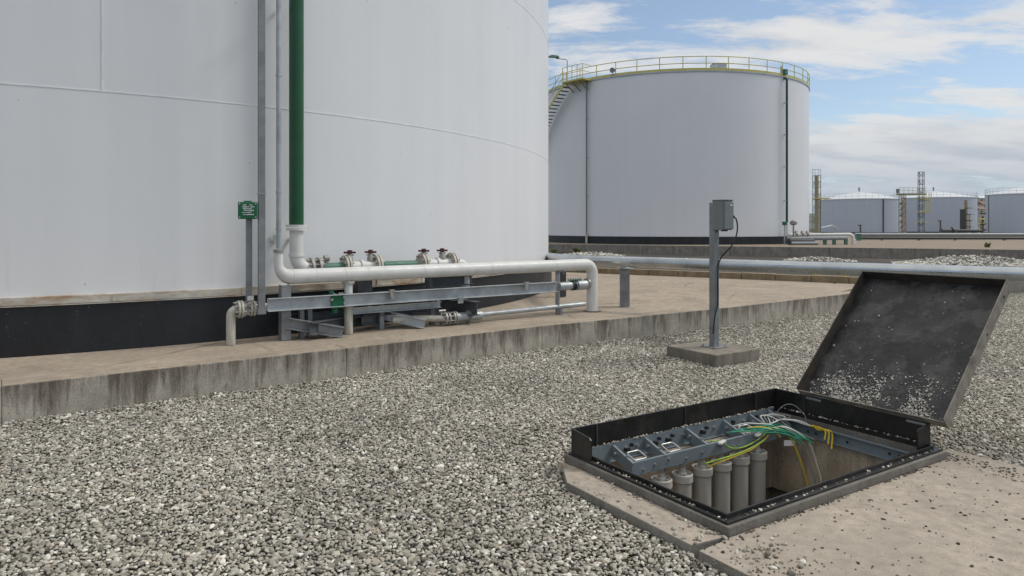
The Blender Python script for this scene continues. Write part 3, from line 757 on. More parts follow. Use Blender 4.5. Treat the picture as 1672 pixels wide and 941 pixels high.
# grey kerb with black angle on it
ringprism(MB(), 0, PL, 0, PW, .075, PL-.075, .075, PW-.075, -.01, .048).build('kerb', 'kerb', t, .006)
lip = MB()
ringprism(lip, .022, PL-.022, .022, PW-.022, .062, PL-.062, .062, PW-.062, .048, .062)
ringprism(lip, .062, PL-.062, .062, PW-.062, .074, PL-.074, .074, PW-.074, -.03, .085)
lip.build('lip', 'black_steel', t, .002)
H = .235
up = MB()
up.bar(pit(.03, PW-.05, (.05+H)/2), pit(PL-.03, PW-.05, (.05+H)/2), .012, H-.05); up.build('upstand', 'black_steel', t, .002)
up = MB()
up.bar(pit(PL-.05, PW-.057, (.05+H)/2), pit(PL-.05, .10, (.05+H)/2), .012, H-.05); up.build('upstand', 'black_steel', t, .002)
def gusset(p0, dirv, length, nrm):
    a = p0; m = MB(); th = nrm*.006
    pts = [a+UP*.05, a+dirv*length+UP*.05, a+dirv*length+UP*(H-.035), a+dirv*(length*.92)+UP*(H-.02), a+UP*H]
    vs = [q-th for q in pts]+[q+th for q in pts]; n = len(pts)
    m.add(vs, [tuple(range(n)), tuple(reversed(range(n, 2*n)))]+[((i+1) % n, i, n+i, n+(i+1) % n) for i in range(n)]); return m
gusset(pit(.036, PW-.057), -E2, .20, E1).build('end_plate', 'black_steel', t, .001)
gusset(pit(PL-.057, .094), -E1, .17, E2).build('end_plate', 'black_steel', t, .001)
m = MB()
for a, b, q in ((.25, PW-.06, E2), (1.15, PW-.06, E2), (2.0, PW-.06, E2)): m.bar(pit(a, b, .06), pit(a, b, H-.004), .008, .012)
m.bar(pit(PL-.06, 1.1, .06), pit(PL-.06, 1.1, H-.004), .008, .012)
m.build('weld_rib', 'lid_rim_dark', t)
# lid: hinge line along the short far side, leaning 45 degrees away from the pit
LEN = 1.355; LW0, LW1 = -.02, 1.135
LA = R(44); LD = E1*math.cos(LA)+UP*math.sin(LA); LNn = -E1*math.sin(LA)+UP*math.cos(LA)   # along the lid, and out of its underside
hz = pit(PL-.035, 0, .222)
def lid(u_, v_, w_=0.): return hz+E2*u_+LD*v_+LNn*w_
def lbox(mb, u0, u1, v0, v1, w0, w1):
    vs = [lid(u, v, w) for w in (w0, w1) for v in (v0, v1) for u in (u0, u1)]
    mb.add(vs, [(0,1,3,2), (4,6,7,5), (0,4,5,1), (2,3,7,6), (0,2,6,4), (1,5,7,3)])
RH = .105
m = MB(); lbox(m, LW0, LW1, 0, LEN, 0, .008); lo = m.build('lid', 'lid_plate', t)
m = MB(); lbox(m, LW0-.008, LW0, -.004, LEN+.004, -.004, RH); m.build('rim', 'lid_rim', lo, .002)
m = MB(); lbox(m, LW1, LW1+.008, -.004, LEN+.004, -.004, RH); m.build('rim', 'lid_rim_dark', lo, .002)
m = MB(); lbox(m, LW0, LW1, LEN-.002, LEN+.006, 0.009, RH-.002); m.build('rim', 'lid_rim_dark', lo, .002)
m = MB(); lbox(m, LW0, LW1, -.006, .002, 0.009, RH-.03); m.build('rim', 'lid_rim', lo, .002)
for u in (.12, .95):
    m = MB(); m.cyl(lid(u, -.012, .0), lid(u+.14, -.012, .0), .016, 12); lbox(m, u, u+.14, -.01, .06, -.012, -.004); m.build('hinge', 'galv_dull', t)
m = MB(); lbox(m, .86, 1.0, -.012, -.006, .03, .042); m.build('stay_slot', 'alu', lo)
m = MB(); m.cyl(lid(LW0-.008, LEN-.13, .045), lid(LW0-.0095, LEN-.13, .045), .012, 12); m.cyl(lid(LW0-.008, LEN*.62, .045), lid(LW0-.0095, LEN*.62, .045), .01, 12); m.build('hole', 'rubber', lo)
for u in (.62,):                                       # props holding the lid on its far side
    m = MB(); f0 = lid(u, .75, -.006); m.bar(f0, Vector((f0.x+E1.x*.12, f0.y+E1.y*.12, gz(f0.x, f0.y)-.03)), .03, .03); m.build('prop', 'black_steel', t)

# concrete apron pieces
def apron(name, poly, z0, z1, label):
    m = MB(); m.slab([pit(a, b) for a, b in poly], z0, z1); return tag(m.build(name, 'apron', bevel=.008), label, 'concrete slab')
apron('concrete_slab', [(-.235, .045), (-.004, .012), (-.004, 1.33), (-.10, 1.32), (-.235, 1.10)], -.2, 0., 'narrow concrete slab along the left side of the hatch')
apron('concrete_slab', [(-.25, -.02), (-.225, -2.6), (2.72, -2.6), (2.55, .10), (PL+.004, .16), (PL+.004, -.004), (-.004, -.004), (-.01, -.012)], -.2, -.001, 'wide speckled concrete slab in front of the hatch')
apron('concrete_slab', [(PL+.006, .17), (2.50, .12), (2.46, 1.5), (PL+.006, 1.5)], -.2, -.012, 'thin concrete strip under the open lid along the hatch’s right end')

# ------------------------------------------------------------------ canister rack
t = thing('canister_rack', 'blue grey steel ladder rack hanging inside the hatch above the canisters', 'rack', pit(1.2, 1.25, -.1))
RZ = -.045
m = MB(); m.bar(pit(.36, 1.137, RZ), pit(2.14, 1.137, RZ), .007, .095); m.bar(pit(.367, 1.150, RZ+.044), pit(2.133, 1.150, RZ+.044), .018, .006); m.build('front_channel', 'rack', t, .0015)
m = MB(); m.bar(pit(.10, 1.358, .018), pit(2.21, 1.358, .018), .007, .128); m.bar(pit(.10, 1.345, -.043), pit(2.21, 1.345, -.043), .02, .006); m.build('rear_channel', 'rack', t, .0015)
cross = (.365, .683, 1.12, 1.549, 1.875, 2.12)
def tilt(b): return -.038+(b-1.14)*.34
for a in cross:
    m = MB(); m.bar(pit(a, 1.141, tilt(1.141)), pit(a, 1.354, tilt(1.354)), .006, .085); m.bar(pit(a+.013, 1.145, tilt(1.145)+.038), pit(a+.013, 1.35, tilt(1.35)+.038), .02, .005); m.build('cross_member', 'rack', t, .0015)
m = MB(); m.channel(pit(2.195, 1.35, RZ+.02), pit(2.195, .14, RZ+.005), .04, .095, .006, flip=1); m.build('end_channel', 'rack', t, .002)
m = MB()
for b in (1.0, .93, .66, .33, .26): m.cyl(pit(2.173, b, RZ+.012), pit(2.1735+.001, b, RZ+.012), .012, 10)
m.build('bolt_hole', 'rubber', t)
for a0_, a1_ in zip(cross[:-1], cross[1:]):
    m = MB(); m.bar(pit(a0_+.03, 1.29, -.045), pit(a1_-.01, 1.29, -.045), .05, .006)
    m.bar(pit(a0_+.05, 1.20, -.05), pit(a1_-.03, 1.20, -.05), .022, .006); m.build('shelf', 'lid_rim', t)
    c = pit((a0_+a1_)/2+.03, 1.245, -.052)
    MB().lathe(c, [(.045, 0), (.045, .012), (.034, .012), (.034, 0)], 20).build('guide_ring', 'canister_cap', t)
CAN = [.7295+.2165*k for k in range(6)]
m = MB(); k = 0
for a in [.47, .58, .72, .9, 1.07, 1.28, 1.42, 1.66, 1.78, 1.97]:
    m.tube([pit(a, 1.134, RZ+.015*((k % 3)-1)), pit(a, 1.122, RZ+.015*((k % 3)-1))], .010, 6)
    m.tube([pit(a+.03, 1.355, .03), pit(a+.03, 1.335, .03)], .012, 6); k += 1
for a in cross: m.tube([pit(a-.02, 1.30, tilt(1.3)+.01), pit(a+.02, 1.30, tilt(1.3)+.01)], .013, 6); m.tube([pit(a+.012, 1.2, tilt(1.2)+.04), pit(a+.012, 1.2, tilt(1.2)+.055)], .010, 6)
m.build('bolt', 'bolt', t)
m = MB()
for a in (.50, .78, .92, 1.3, 1.62, 1.92): m.cyl(pit(a, 1.354, .02), pit(a, 1.315, .02), .016, 10); m.cyl(pit(a+.05, 1.354, .045), pit(a+.05, 1.33, .045), .012, 10)
m.build('clamp_knob', 'rubber', t)
for a in (.42, .76, 1.62):                                  # rectangular steel eyes lying in the bays
    m = MB(); m.tube(fillet([pit(a, 1.17, -.0), pit(a+.12, 1.17, -.0), pit(a+.12, 1.26, .03), pit(a, 1.26, .03), pit(a, 1.17, -.0)], .02, 4), .0065, 6); m.build('wire_eye', 'bolt', t)

# canisters
labels = ['grey canister hanging in the pit, nearest the hatch’s left edge, mostly hidden', 'second grey canister from the left hanging in the pit', 'third grey canister from the left hanging in the pit',
          'fourth grey canister from the left hanging in the pit', 'fifth grey canister from the left in the pit, next to the last', 'last grey canister in the pit row, beside the yellow wire']
c0 = pit(CAN[0], 1.22, -.2)
root = thing('canister', labels[0], 'canister', c0, 'grey canisters hanging in the pit')
MB().lathe(c0, [(.066, -1.0), (.0675, -.05)], 32).build('body', 'canister', root)
m = MB(); m.lathe(c0, [(.0675, -.062), (.079, -.055), (.0795, -.004), (.076, .0), (.066, .0), (.064, -.008), (.035, -.006), (.032, .004), (.02, .02)], 40); cap = m.build('cap', 'canister_cap', root)
m = MB()
for k in range(5):
    a = k*2*math.pi/5+.4; m.cyl(c0+Vector((.05*math.cos(a), .05*math.sin(a), -.006)), c0+Vector((.05*math.cos(a), .05*math.sin(a), .006)), .009, 8)
m.build('cap_bolt', 'galv', cap)
m = MB(); m.tube([c0+UP*.0, c0+UP*.13], .018, 14); m.build('rod', 'galv', root)
m = MB(); m.tube([c0+UP*.015, c0+UP*.04], .026, 6); m.build('nut', 'canister_cap', root)
for i in range(1, 6):
    r2 = root.copy(); COL.objects.link(r2); r2.location = pit(CAN[i], 1.22, -.2+.004*i-.006*(i % 2)); r2['label'] = labels[i]; r2.rotation_euler = (0, 0, .7*i)
    for ch in list(root.children):
        c2 = ch.copy(); COL.objects.link(c2); c2.parent = r2
        for gch in list(ch.children):
            c3 = gch.copy(); COL.objects.link(c3); c3.parent = c2

# wires
def wire(pts, mat, label, r=.0045, group=None):
    m = MB(); m.tube(smooth_path(pts, 7), r, 7); return tag(m.build('wire', mat), label, 'wire', group)
hub = pit(1.86, 1.12, .0)
wire([hub+UP*.01, pit(1.90, 1.08, .012), pit(1.98, 1.03, -.06), pit(2.02, .97, -.22), pit(2.06, .92, -.45), pit(2.1, .87, -.75), pit(2.12, .85, -1.2)], 'w_yellow', 'yellow wire dropping straight from the rack into the pit', .0065)
for k, (da, db) in enumerate(((.03, -.02), (.10, -.05))):
    wire([hub+UP*.015+E1*.02*k, pit(1.93+da*.4, 1.07+db*.3, .02), pit(2.03+da*.5, 1.0+db, -.07), pit(2.07+da*.6, .95+db, -.24), pit(2.1+da*.5, .9+db, -.5), pit(2.12+da*.4, .86+db, -1.2)], 'w_grey' if k == 0 else 'w_white',
         ('grey wire hanging into the pit between the yellow wire and the white one', 'white wire hanging into the pit rightmost of the dropping wires')[k], .006)
for k in range(12):
    q = rng.uniform(-1, 1, 6); w_ = .008
    wire([pit(1.42+.055*k, 1.22-.006*k+q[0]*.02, .03), pit(1.58+.04*k, 1.13+q[1]*.015, .03+.008*q[2]), pit(1.76+.022*k, 1.085+q[3]*.02, .016+.010*q[4]), pit(1.93+.012*k, 1.035+q[5]*.02, -.02+.012*q[1]), pit(2.0+.010*k, .985-.008*k, -.085+.025*q[2])],
         ('w_green', 'w_teal', 'w_green', 'w_teal', 'w_green', 'w_grey')[k % 6], ('thin green wire arching over the front channel of the canister rack', 'thin grey wire among the green ones arching over the rack')[k % 6 == 5], .0042, ('green wires over the rack', 'grey wires over the rack')[k % 6 == 5])
for k in range(2):
    wire([pit(1.1+.02*k, 1.135, -.135-.03*k), pit(1.25, 1.10, -.115-.02*k), pit(1.42, 1.10, -.11-.012*k), pit(1.6, 1.1, -.09-.012*k), pit(1.76, 1.11, -.06), pit(1.84, 1.13, -.04)], ('w_lime', 'w_yellow')[k],
         ('yellow green wire sagging under the rack in front of the middle canisters', 'yellow wire sagging under the rack in front of the middle canisters')[k], .0062)
wire([pit(1.20, 1.19, .01), pit(1.28, 1.13, -.005), pit(1.36, 1.11, -.055), pit(1.5, 1.11, -.075), pit(1.66, 1.11, -.05), pit(1.8, 1.12, -.01)], 'w_lime', 'yellow green wire draped along the rack’s front channel')
wire([pit(1.66, 1.2, .03), pit(1.76, 1.14, .035), pit(1.84, 1.09, .01), pit(1.9, 1.06, -.05)], 'w_yellow', 'short yellow wire bent over the rack’s front channel', .006)
wire([pit(1.62, 1.3, .025), pit(1.7, 1.24, .05), pit(1.8, 1.18, .045), pit(1.88, 1.13, .04)], 'w_white', 'short white wire lying across the rack bay beside the yellow one', .006)
for k in range(4):
    a = 1.9+.05*k
    wire([pit(a, 1.2+.02*k, .02), pit(a+.05, 1.29, .06), pit(a+.13, 1.27-.03*k, .055), pit(a+.12, 1.18, .04), pit(a+.02, 1.17+.01*k, .035), pit(a+.1, 1.24, .03)], ('w_white', 'w_grey')[k % 2], 'pale wire coiled on the far end of the canister rack', .005, 'pale wire coils on the rack end')
for k in range(5):
    wire([pit(2.06, 1.2-.01*k, .03+.004*k), pit(2.12, 1.13-.012*k, .045), pit(2.16, 1.05, .04-.004*k), pit(2.17, .97, .02)], 'w_white', 'white wire in the bunch crossing the rack’s far corner', .0055, 'bunched white wires at the far corner')
for k in range(3):
    wire([pit(2.165, .97-.01*k, .02+.006*k), pit(2.16, .9, .03-.01*k), pit(2.165+.01*k, .84-.02*k, .012), pit(2.14, .83-.03*k, -.05-.03*k)], 'w_yellow', 'yellow wire end hanging over the rack’s end channel', .007, 'yellow wire ends at the end channel')
wire([pit(2.1, 1.28, .03), pit(2.14, 1.22, .13), pit(2.2, 1.16, .15), pit(2.24, 1.08, .08), pit(2.23, 1.05, .01)], 'w_grey', 'stiff grey wire looping up against the black upstand at the corner', .003)
for k, a in enumerate((1.17, 1.60)):
    tp = MB(); tp.box(pit(a+.10, 1.12, .0-.01*k), (.10, .035, .022), PA+.3, None); tag(tp.build('cable_connector', 'w_white', bevel=.008), ('pale cable connector on the rack above the third canister', 'pale cable connector on the rack between the green wires')[k], 'connector')
m = MB(); m.box(pit(1.97, 1.03, -.10), (.09, .004, .045), PA-.5); tag(m.build('cable_tag', 'label'), 'white paper tag hanging on the green wires', 'tag')

# ------------------------------------------------------------------ stones (one scatter per place)
def pebble_group(name, mat):
    ng = bpy.data.node_groups.new(name, 'GeometryNodeTree')
    ng.interface.new_socket('Geometry', in_out='INPUT', socket_type='NodeSocketGeometry')
    ng.interface.new_socket('Geometry', in_out='OUTPUT', socket_type='NodeSocketGeometry')
    N, Lk = ng.nodes, ng.links
    gi = N.new('NodeGroupInput'); go = N.new('NodeGroupOutput'); jn = N.new('GeometryNodeJoinGeometry')
    for k in range(6):
        ico = N.new('GeometryNodeMeshIcoSphere'); ico.inputs['Radius'].default_value = 1; ico.inputs['Subdivisions'].default_value = 3 if k < 0 else 2
        nt_ = N.new('ShaderNodeTexNoise'); nt_.noise_dimensions = '4D'; nt_.inputs['Scale'].default_value = .75; nt_.inputs['W'].default_value = k*3.7; nt_.inputs['Detail'].default_value = 2
        sub = N.new('ShaderNodeVectorMath'); sub.operation = 'SUBTRACT'; sub.inputs[1].default_value = (.5, .5, .5)
        scl = N.new('ShaderNodeVectorMath'); scl.operation = 'SCALE'; scl.inputs['Scale'].default_value = 1.5
        sp = N.new('GeometryNodeSetPosition'); sm = N.new('GeometryNodeSetShadeSmooth'); st = N.new('GeometryNodeSetMaterial'); st.inputs['Material'].default_value = M[mat]
        g2 = N.new('GeometryNodeGeometryToInstance')
        Lk.new(ico.outputs['Mesh'], sp.inputs['Geometry']); Lk.new(nt_.outputs['Color'], sub.inputs[0]); Lk.new(sub.outputs[0], scl.inputs[0]); Lk.new(scl.outputs[0], sp.inputs['Offset'])
        Lk.new(sp.outputs[0], sm.inputs[0]); Lk.new(sm.outputs[0], st.inputs[0]); Lk.new(st.outputs[0], g2.inputs[0]); Lk.new(g2.outputs[0], jn.inputs[0])
    def attr(nm, ty):
        a = N.new('GeometryNodeInputNamedAttribute'); a.data_type = ty; a.inputs['Name'].default_value = nm; return a.outputs[0]
    ip = N.new('GeometryNodeInstanceOnPoints'); ip.inputs['Pick Instance'].default_value = True
    Lk.new(gi.outputs[0], ip.inputs['Points']); Lk.new(jn.outputs[0], ip.inputs['Instance'])
    Lk.new(attr('idx', 'INT'), ip.inputs['Instance Index'])
    er = N.new('FunctionNodeEulerToRotation'); Lk.new(attr('rot', 'FLOAT_VECTOR'), er.inputs[0]); Lk.new(er.outputs[0], ip.inputs['Rotation'])
    Lk.new(attr('scl', 'FLOAT_VECTOR'), ip.inputs['Scale'])
    Lk.new(ip.outputs[0], go.inputs[0]); return ng
def scatter(name, pts, size, mat, label, cat, flat=(.5, .85), tilt=.5, jitter=.45, base_rot=None):
    n = len(pts); pts = np.asarray(pts, dtype=np.float32)
    me = bpy.data.meshes.new(name); me.vertices.add(n); me.vertices.foreach_set('co', pts.ravel())
    sz = size*np.exp(rng.normal(0, jitter*.7, n)); sz = np.clip(sz, size*.4, size*2.2)
    s3 = np.stack([sz*rng.uniform(.9, 1.45, n), sz*rng.uniform(.75, 1.05, n), sz*rng.uniform(*flat, n)], 1).astype(np.float32)
    rt_ = np.stack([rng.normal(0, tilt, n), rng.normal(0, tilt, n), rng.uniform(0, 6.28, n)], 1).astype(np.float32)
    me.attributes.new('scl', 'FLOAT_VECTOR', 'POINT').data.foreach_set('vector', s3.ravel())
    me.attributes.new('rot', 'FLOAT_VECTOR', 'POINT').data.foreach_set('vector', rt_.ravel())
    me.attributes.new('idx', 'INT', 'POINT').data.foreach_set('value', rng.integers(0, 6, n).astype(np.int32))
    o = bpy.data.objects.new(name, me); COL.objects.link(o)
    md = o.modifiers.new('stones', 'NODES'); md.node_group = pebble_group(name+'_nodes', mat)
    return stuff(o, label, cat)
# gravel bed
def in_slab(a, b):
    wob = .03*math.sin(a*9)+.03*math.sin(b*7+1)
    if -.006 < a < 2.34 and -.0 < b < 1.446: return True
    if -.245+wob*.3+max(0, b-1.08)*.62 < a < 0 and -.03 < b < 1.33+wob: return True
    if -.23+wob < a < 2.50+wob and -2.6 < b < .1: return True
    if 2.3 < a < 2.44+wob and 0 < b < 1.35: return True
    return False
pts = []
def pad_in(x, y):
    dx = x-pdc.x; dy = y-pdc.y; return abs(dx*E1.x+dy*E1.y) < S/2+.004 and abs(dx*E2.x+dy*E2.y) < S/2+.004
sp = .0205
Y = 2.55
while Y < 17.0:
    stp = sp if Y < 9.5 else sp*1.25
    xmin = -.80*Y-.8; xmax = .80*Y+.8
    nx = int((xmax-xmin)/stp)
    xs = xmin+np.arange(nx)*stp+rng.uniform(-.45, .45, nx)*stp
    ys = Y+rng.uniform(-.45, .45, nx)*stp; zr = rng.uniform(0, 1, nx)
    for x, y, q in zip(xs, ys, zr):
        d_ = dike_side(x, y)
        if d_ > -.008: continue
        a, b = to_pit(x, y)
        if in_slab(a, b) or pad_in(x, y): continue
        hump = .020*math.exp(-(d_/.18)**2) if d_ > -.5 else 0
        pts.append((x, y, gz(x, y)+hump+.001+.016*q))
    Y += stp*.88
print('gravel stones', len(pts))
scatter('gravel', pts, .0096, 'pebble', 'loose grey and tan rounded gravel covering the ground', 'gravel', flat=(.42, .75), tilt=.35)
# stones spilled on the aprons
pts = []
for k in range(800):
    a = rng.uniform(-.2, 2.6); b = -abs(rng.normal(0, .9))-.02
    if rng.random() < .35: a = rng.normal(-.1, .12); b = rng.uniform(-1.2, -.02); 
    if rng.random() < .25: b = -.012-abs(rng.normal(0, .012)); a = rng.choice([.35, .9, 1.75])+rng.normal(0, .16)
    if not (-.22 < a < 2.5 and b > -2.4): continue
    p = pit(a, b); pts.append((p.x, p.y, .002))
for k in range(420):
    a = 2.45-abs(rng.normal(0, .10)); b = rng.uniform(-1.6, .1); p = pit(a, b); pts.append((p.x, p.y, .002))
scatter('dark_chips', pts, .0044, 'pebble_dark', 'dark stone chips scattered over the wide slab before the hatch', 'stone chips', jitter=.75, flat=(.25, .5), tilt=.12)
pts = []
for k in range(130):
    b = rng.uniform(.02, 1.35); a = -.015-abs(rng.normal(0, .02)) if rng.random() < .5 else -.24+abs(rng.normal(0, .05))
    if rng.random() < .3: a = rng.uniform(-.24, 0); b = rng.normal(.1, .1)
    if not (-.22 < a < -.012 and .03 < b < 1.08): continue
    p = pit(a, b); pts.append((p.x, p.y, .004))
for k in range(90):
    p = pit(rng.normal(-.03, .1), rng.normal(-.22, .12)); pts.append((p.x, p.y, .004))
scatter('loose_stones', pts, .0075, 'pebble', 'few stones spilled on the narrow slab left of the hatch', 'stones', jitter=.6)
# stones caught along the lip
pts = []
for k in range(420):
    e = rng.random()
    if e < .45: p = pit(rng.uniform(.1, 2.2), PW-.082+rng.normal(0, .006), .088)
    elif e < .7: p = pit(PL-.085+rng.normal(0, .008), rng.uniform(.1, 1.3), .088)
    elif e < .85: p = pit(rng.uniform(.03, 2.3), .04+rng.normal(0, .007), .064)
    else: p = pit(.04+rng.normal(0, .007), rng.uniform(.03, 1.2), .064)
    pts.append(tuple(p))
scatter('lip_grit', pts, .0045, 'pebble', 'fine stone grit caught along the hatch lip', 'grit', jitter=.7)
# stones on the lid
pts = []
for k in range(9000):
    u = rng.uniform(LW0+.02, LW1-.02); v_ = abs(rng.normal(0, .23))+.012
    un = (u-LW0)/(LW1-LW0)
    dens = .12+.55*math.exp(-((un-.34)/.24)**2)+.40*math.exp(-((un-.80)/.14)**2)
    cl = .5+1.3*mnoise.noise(Vector((u*5, v_*5, 1.5)))+.8*mnoise.noise(Vector((u*19, v_*19, 4)))
    if v_ > .8 or rng.random() > dens*max(0, cl)*math.exp(-(v_/.37)**2)*1.25: continue
    pts.append(tuple(lid(u, v_, .011)))
for k in range(130):
    u = rng.uniform(LW0+.02, LW1-.02); v_ = rng.uniform(.02, LEN-.03)
    if mnoise.noise(Vector((u*4, v_*4, 9))) > -.1: pts.append(tuple(lid(u, v_, .009)))
for k in range(110):
    pts.append(tuple(lid(LW0+.015+abs(rng.normal(0, .015)), rng.uniform(.02, LEN-.05), .011)))
scatter('lid_stones', pts, .0035, 'pebble_pale', 'pale stone chips stuck to the lower part of the open lid', 'stone chips', flat=(.5, .9), jitter=.6)
# rubble heaps by the far wall
def rubble(c, dirv, ln_, wd, ht, n, size, label):
    pp_ = []
    for k in range(n):
        s_ = rng.uniform(-1, 1); t_ = rng.uniform(-1, 1); h = max(0, (1-abs(s_)**1.5))*(1-abs(t_))*ht
        p = Vector(c)+dirv*s_*ln_+Vector((-dirv.y, dirv.x, 0))*t_*wd; pp_.append((p.x, p.y, c[2]+h*rng.uniform(.5, 1)))
    return scatter('rubble_heap', pp_, size, 'pebble_pale', label, 'rubble', jitter=.5, flat=(.6, 1))

# ------------------------------------------------------------------ second tank and its yard
T2 = Vector((14.1, 62.4, 0)); R2 = 11.4
W2a = on(880, 398.5, .33); W2b = on(1672, 408, .33); w2d = (W2b-W2a).normalized(); w2n = Vector((-w2d.y, w2d.x, 0))
A2 = W2a-w2d*40; B2 = W2b+w2d*60
m = MB(); L2 = (B2-A2).length; k = 0.
while k < L2-.01:
    e = min(k+6, L2); p = A2+w2d*k; q = A2+w2d*(e-.02); m.slab([p, q, q+w2n*.35, p+w2n*.35], -.6, .33); k = e
tag(m.build('yard_wall', 'wall_far', bevel=.015), 'long grey concrete retaining wall in front of the second tank', 'wall')
m = MB(); m.slab([A2+w2n*.352, B2+w2n*.352, B2+w2n*120, A2+w2n*120], -.6, .322)
struct(m.build('far_pavement', 'yard_far'))
t2 = thing('storage_tank', 'big white tank with yellow roof railing behind the control box', 'tank', (T2.x, T2.y, .32))
ZT = 13.03
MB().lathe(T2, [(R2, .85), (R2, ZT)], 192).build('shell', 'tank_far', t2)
MB().lathe(T2, [(R2+.02, .90), (R2+.07, .895), (R2+.07, .30)], 192).build('foundation_ring', 'bitumen', t2)
MB().lathe(T2, [(R2+.06, ZT), (R2+.06, ZT-.1), (R2, ZT-.1)], 192, smooth=False).build('rim', 'galv', t2)
MB().lathe(T2, [(R2+.06, ZT), (.01, ZT+.35)], 128).build('roof', 'tank_roof', t2)
def ang2(px, r=R2):                                        # angle on the second tank where a picture column first meets it
    m_ = (px-CX)/FPX; a = m_*m_+1; b = -2*(m_*T2.x+T2.y); c = T2.x**2+T2.y**2-r*r
    Y_ = (-b-math.sqrt(max(0, b*b-4*a*c)))/(2*a); return math.atan2(Y_-T2.y, m_*Y_-T2.x)
def p2(a, r, z): return T2+Vector((r*math.cos(a), r*math.sin(a), z))
# railing
RR = R2+.02
rail = MB()
for z in (ZT+.52, ZT+1.02): rail.tube([p2(2*math.pi*j/144, RR, z) for j in range(145)], .031, 6)
ro = rail.build('railing', 'yellow_rail', t2)
MB().ring_bar(T2, RR, ZT+.09, .02, .16, 0, 2*math.pi, 144).build('toe_board', 'yellow_rail', t2)
npost = 43
for k in range(npost):
    a = 2*math.pi*k/npost+.04
    MB().cyl(p2(a, RR, ZT), p2(a, RR, ZT+1.03), .033, 6).build('rail_post', 'yellow_rail', ro)
# platform and stair
ap = ang2(948); a_l = ang2(940)
da = .9/R2
pl = MB()
for k in range(6):
    a = ap-da*1.1+k*(2.4*da)/6; b_ = a+(2.4*da)/6
    vs = [p2(a, R2+.03, ZT-.12), p2(b_, R2+.03, ZT-.12), p2(b_, R2+1.1, ZT-.12), p2(a, R2+1.1, ZT-.12)]
    vs += [v_+UP*.12 for v_ in vs]
    pl.add(vs, [(3,2,1,0), (4,5,6,7), (0,1,5,4), (1,2,6,5), (2,3,7,6), (3,0,4,7)])
po = pl.build('platform', 'yellow_rail', t2)
m = MB()
for k in range(5):
    a = ap-da*1.0+k*(2.2*da)/4; m.cyl(p2(a, R2+1.06, ZT), p2(a, R2+1.06, ZT+1.1), .026, 6)
for z in (.55, 1.08): m.tube([p2(ap-da*1.0+k*(2.2*da)/4, R2+1.06, ZT+z) for k in range(5)], .024, 6); m.tube([p2(ap+1.2*da, R2+.05, ZT+z), p2(ap+1.2*da, R2+1.06, ZT+z)], .024, 6)
m.build('guard_rail', 'yellow_rail', po)
m = MB()
for k in range(3): a = ap-da*.8+k*da*.8; m.bar(p2(a, R2+.02, ZT-.75), p2(a, R2+.95, ZT-.13), .06, .06)
m.build('strut', 'beige', po)
st = MB(); st2 = MB(); sr = MB()
n_t = 52; a_s = ap-da*1.0; dz = .235; dth = .30/R2
for k in range(n_t):
    a = a_s-dth*(k+.5); z = ZT-.15-dz*(k+1)
    if z < .6: break
    vs = [p2(a-dth*.46, R2+.14, z), p2(a+dth*.46, R2+.14, z), p2(a+dth*.46, R2+.95, z), p2(a-dth*.46, R2+.95, z)]; vs += [q+UP*.045 for q in vs]
    MB().add(vs, [(3,2,1,0), (4,5,6,7), (0,1,5,4), (1,2,6,5), (2,3,7,6), (3,0,4,7)]).build('tread', 'tread', t2)
kk = [k for k in range(n_t) if ZT-.15-dz*(k+1) > .5]
for r_ in (R2+.97,):
    vs = []; fs = []
    for k in kk:
        a = a_s-dth*k; z = ZT-.15-dz*k
        for rr, zz in ((r_, z-.30), (r_+.03, z-.30), (r_+.03, z-.02), (r_, z-.02)): vs.append(p2(a, rr, zz))
    for j in range(len(kk)-1): fs += [(4*j+q, 4*(j+1)+q, 4*(j+1)+(q+1) % 4, 4*j+(q+1) % 4) for q in range(4)]
    MB().add(vs, fs).build('stringer', 'yellow_rail', t2)
hr = MB()
for z in (.5, 1.0): hr.tube([p2(a_s-dth*k, R2+.98, ZT-.15-dz*k+z) for k in kk], .022, 6)
for k in kk[::4]: hr.cyl(p2(a_s-dth*k, R2+.98, ZT-.15-dz*k-.1), p2(a_s-dth*k, R2+.98, ZT-.15-dz*k+1.0), .022, 6)
hr.build('handrail', 'yellow_rail', t2)
# lamp over the platform
pp2 = p2(ap-da*.6, R2+.9, ZT)
t = thing('flood_lamp', 'teal lamp on a bent post above the stair platform of the second tank', 'lamp', pp2)
MB().tube(fillet([pp2, pp2+UP*1.72, pp2+UP*1.75+Vector((-.9, -.2, 0))], .15, 5), .04, 8).build('post', 'galv', t)
hc = pp2+UP*1.75+Vector((-1.1, -.25, .03))
m = MB(); m.add([hc+Vector(q) for q in ((-.55, -.2, .06), (.45, -.2, .02), (.45, .2, .02), (-.55, .2, .06), (-.1, -.13, .22), (.4, -.13, .15), (.4, .13, .15), (-.1, .13, .22))], [(3,2,1,0), (4,5,6,7), (0,1,5,4), (1,2,6,5), (2,3,7,6), (3,0,4,7)]); m.build('lamp_head', 'green_dull', t, .01)
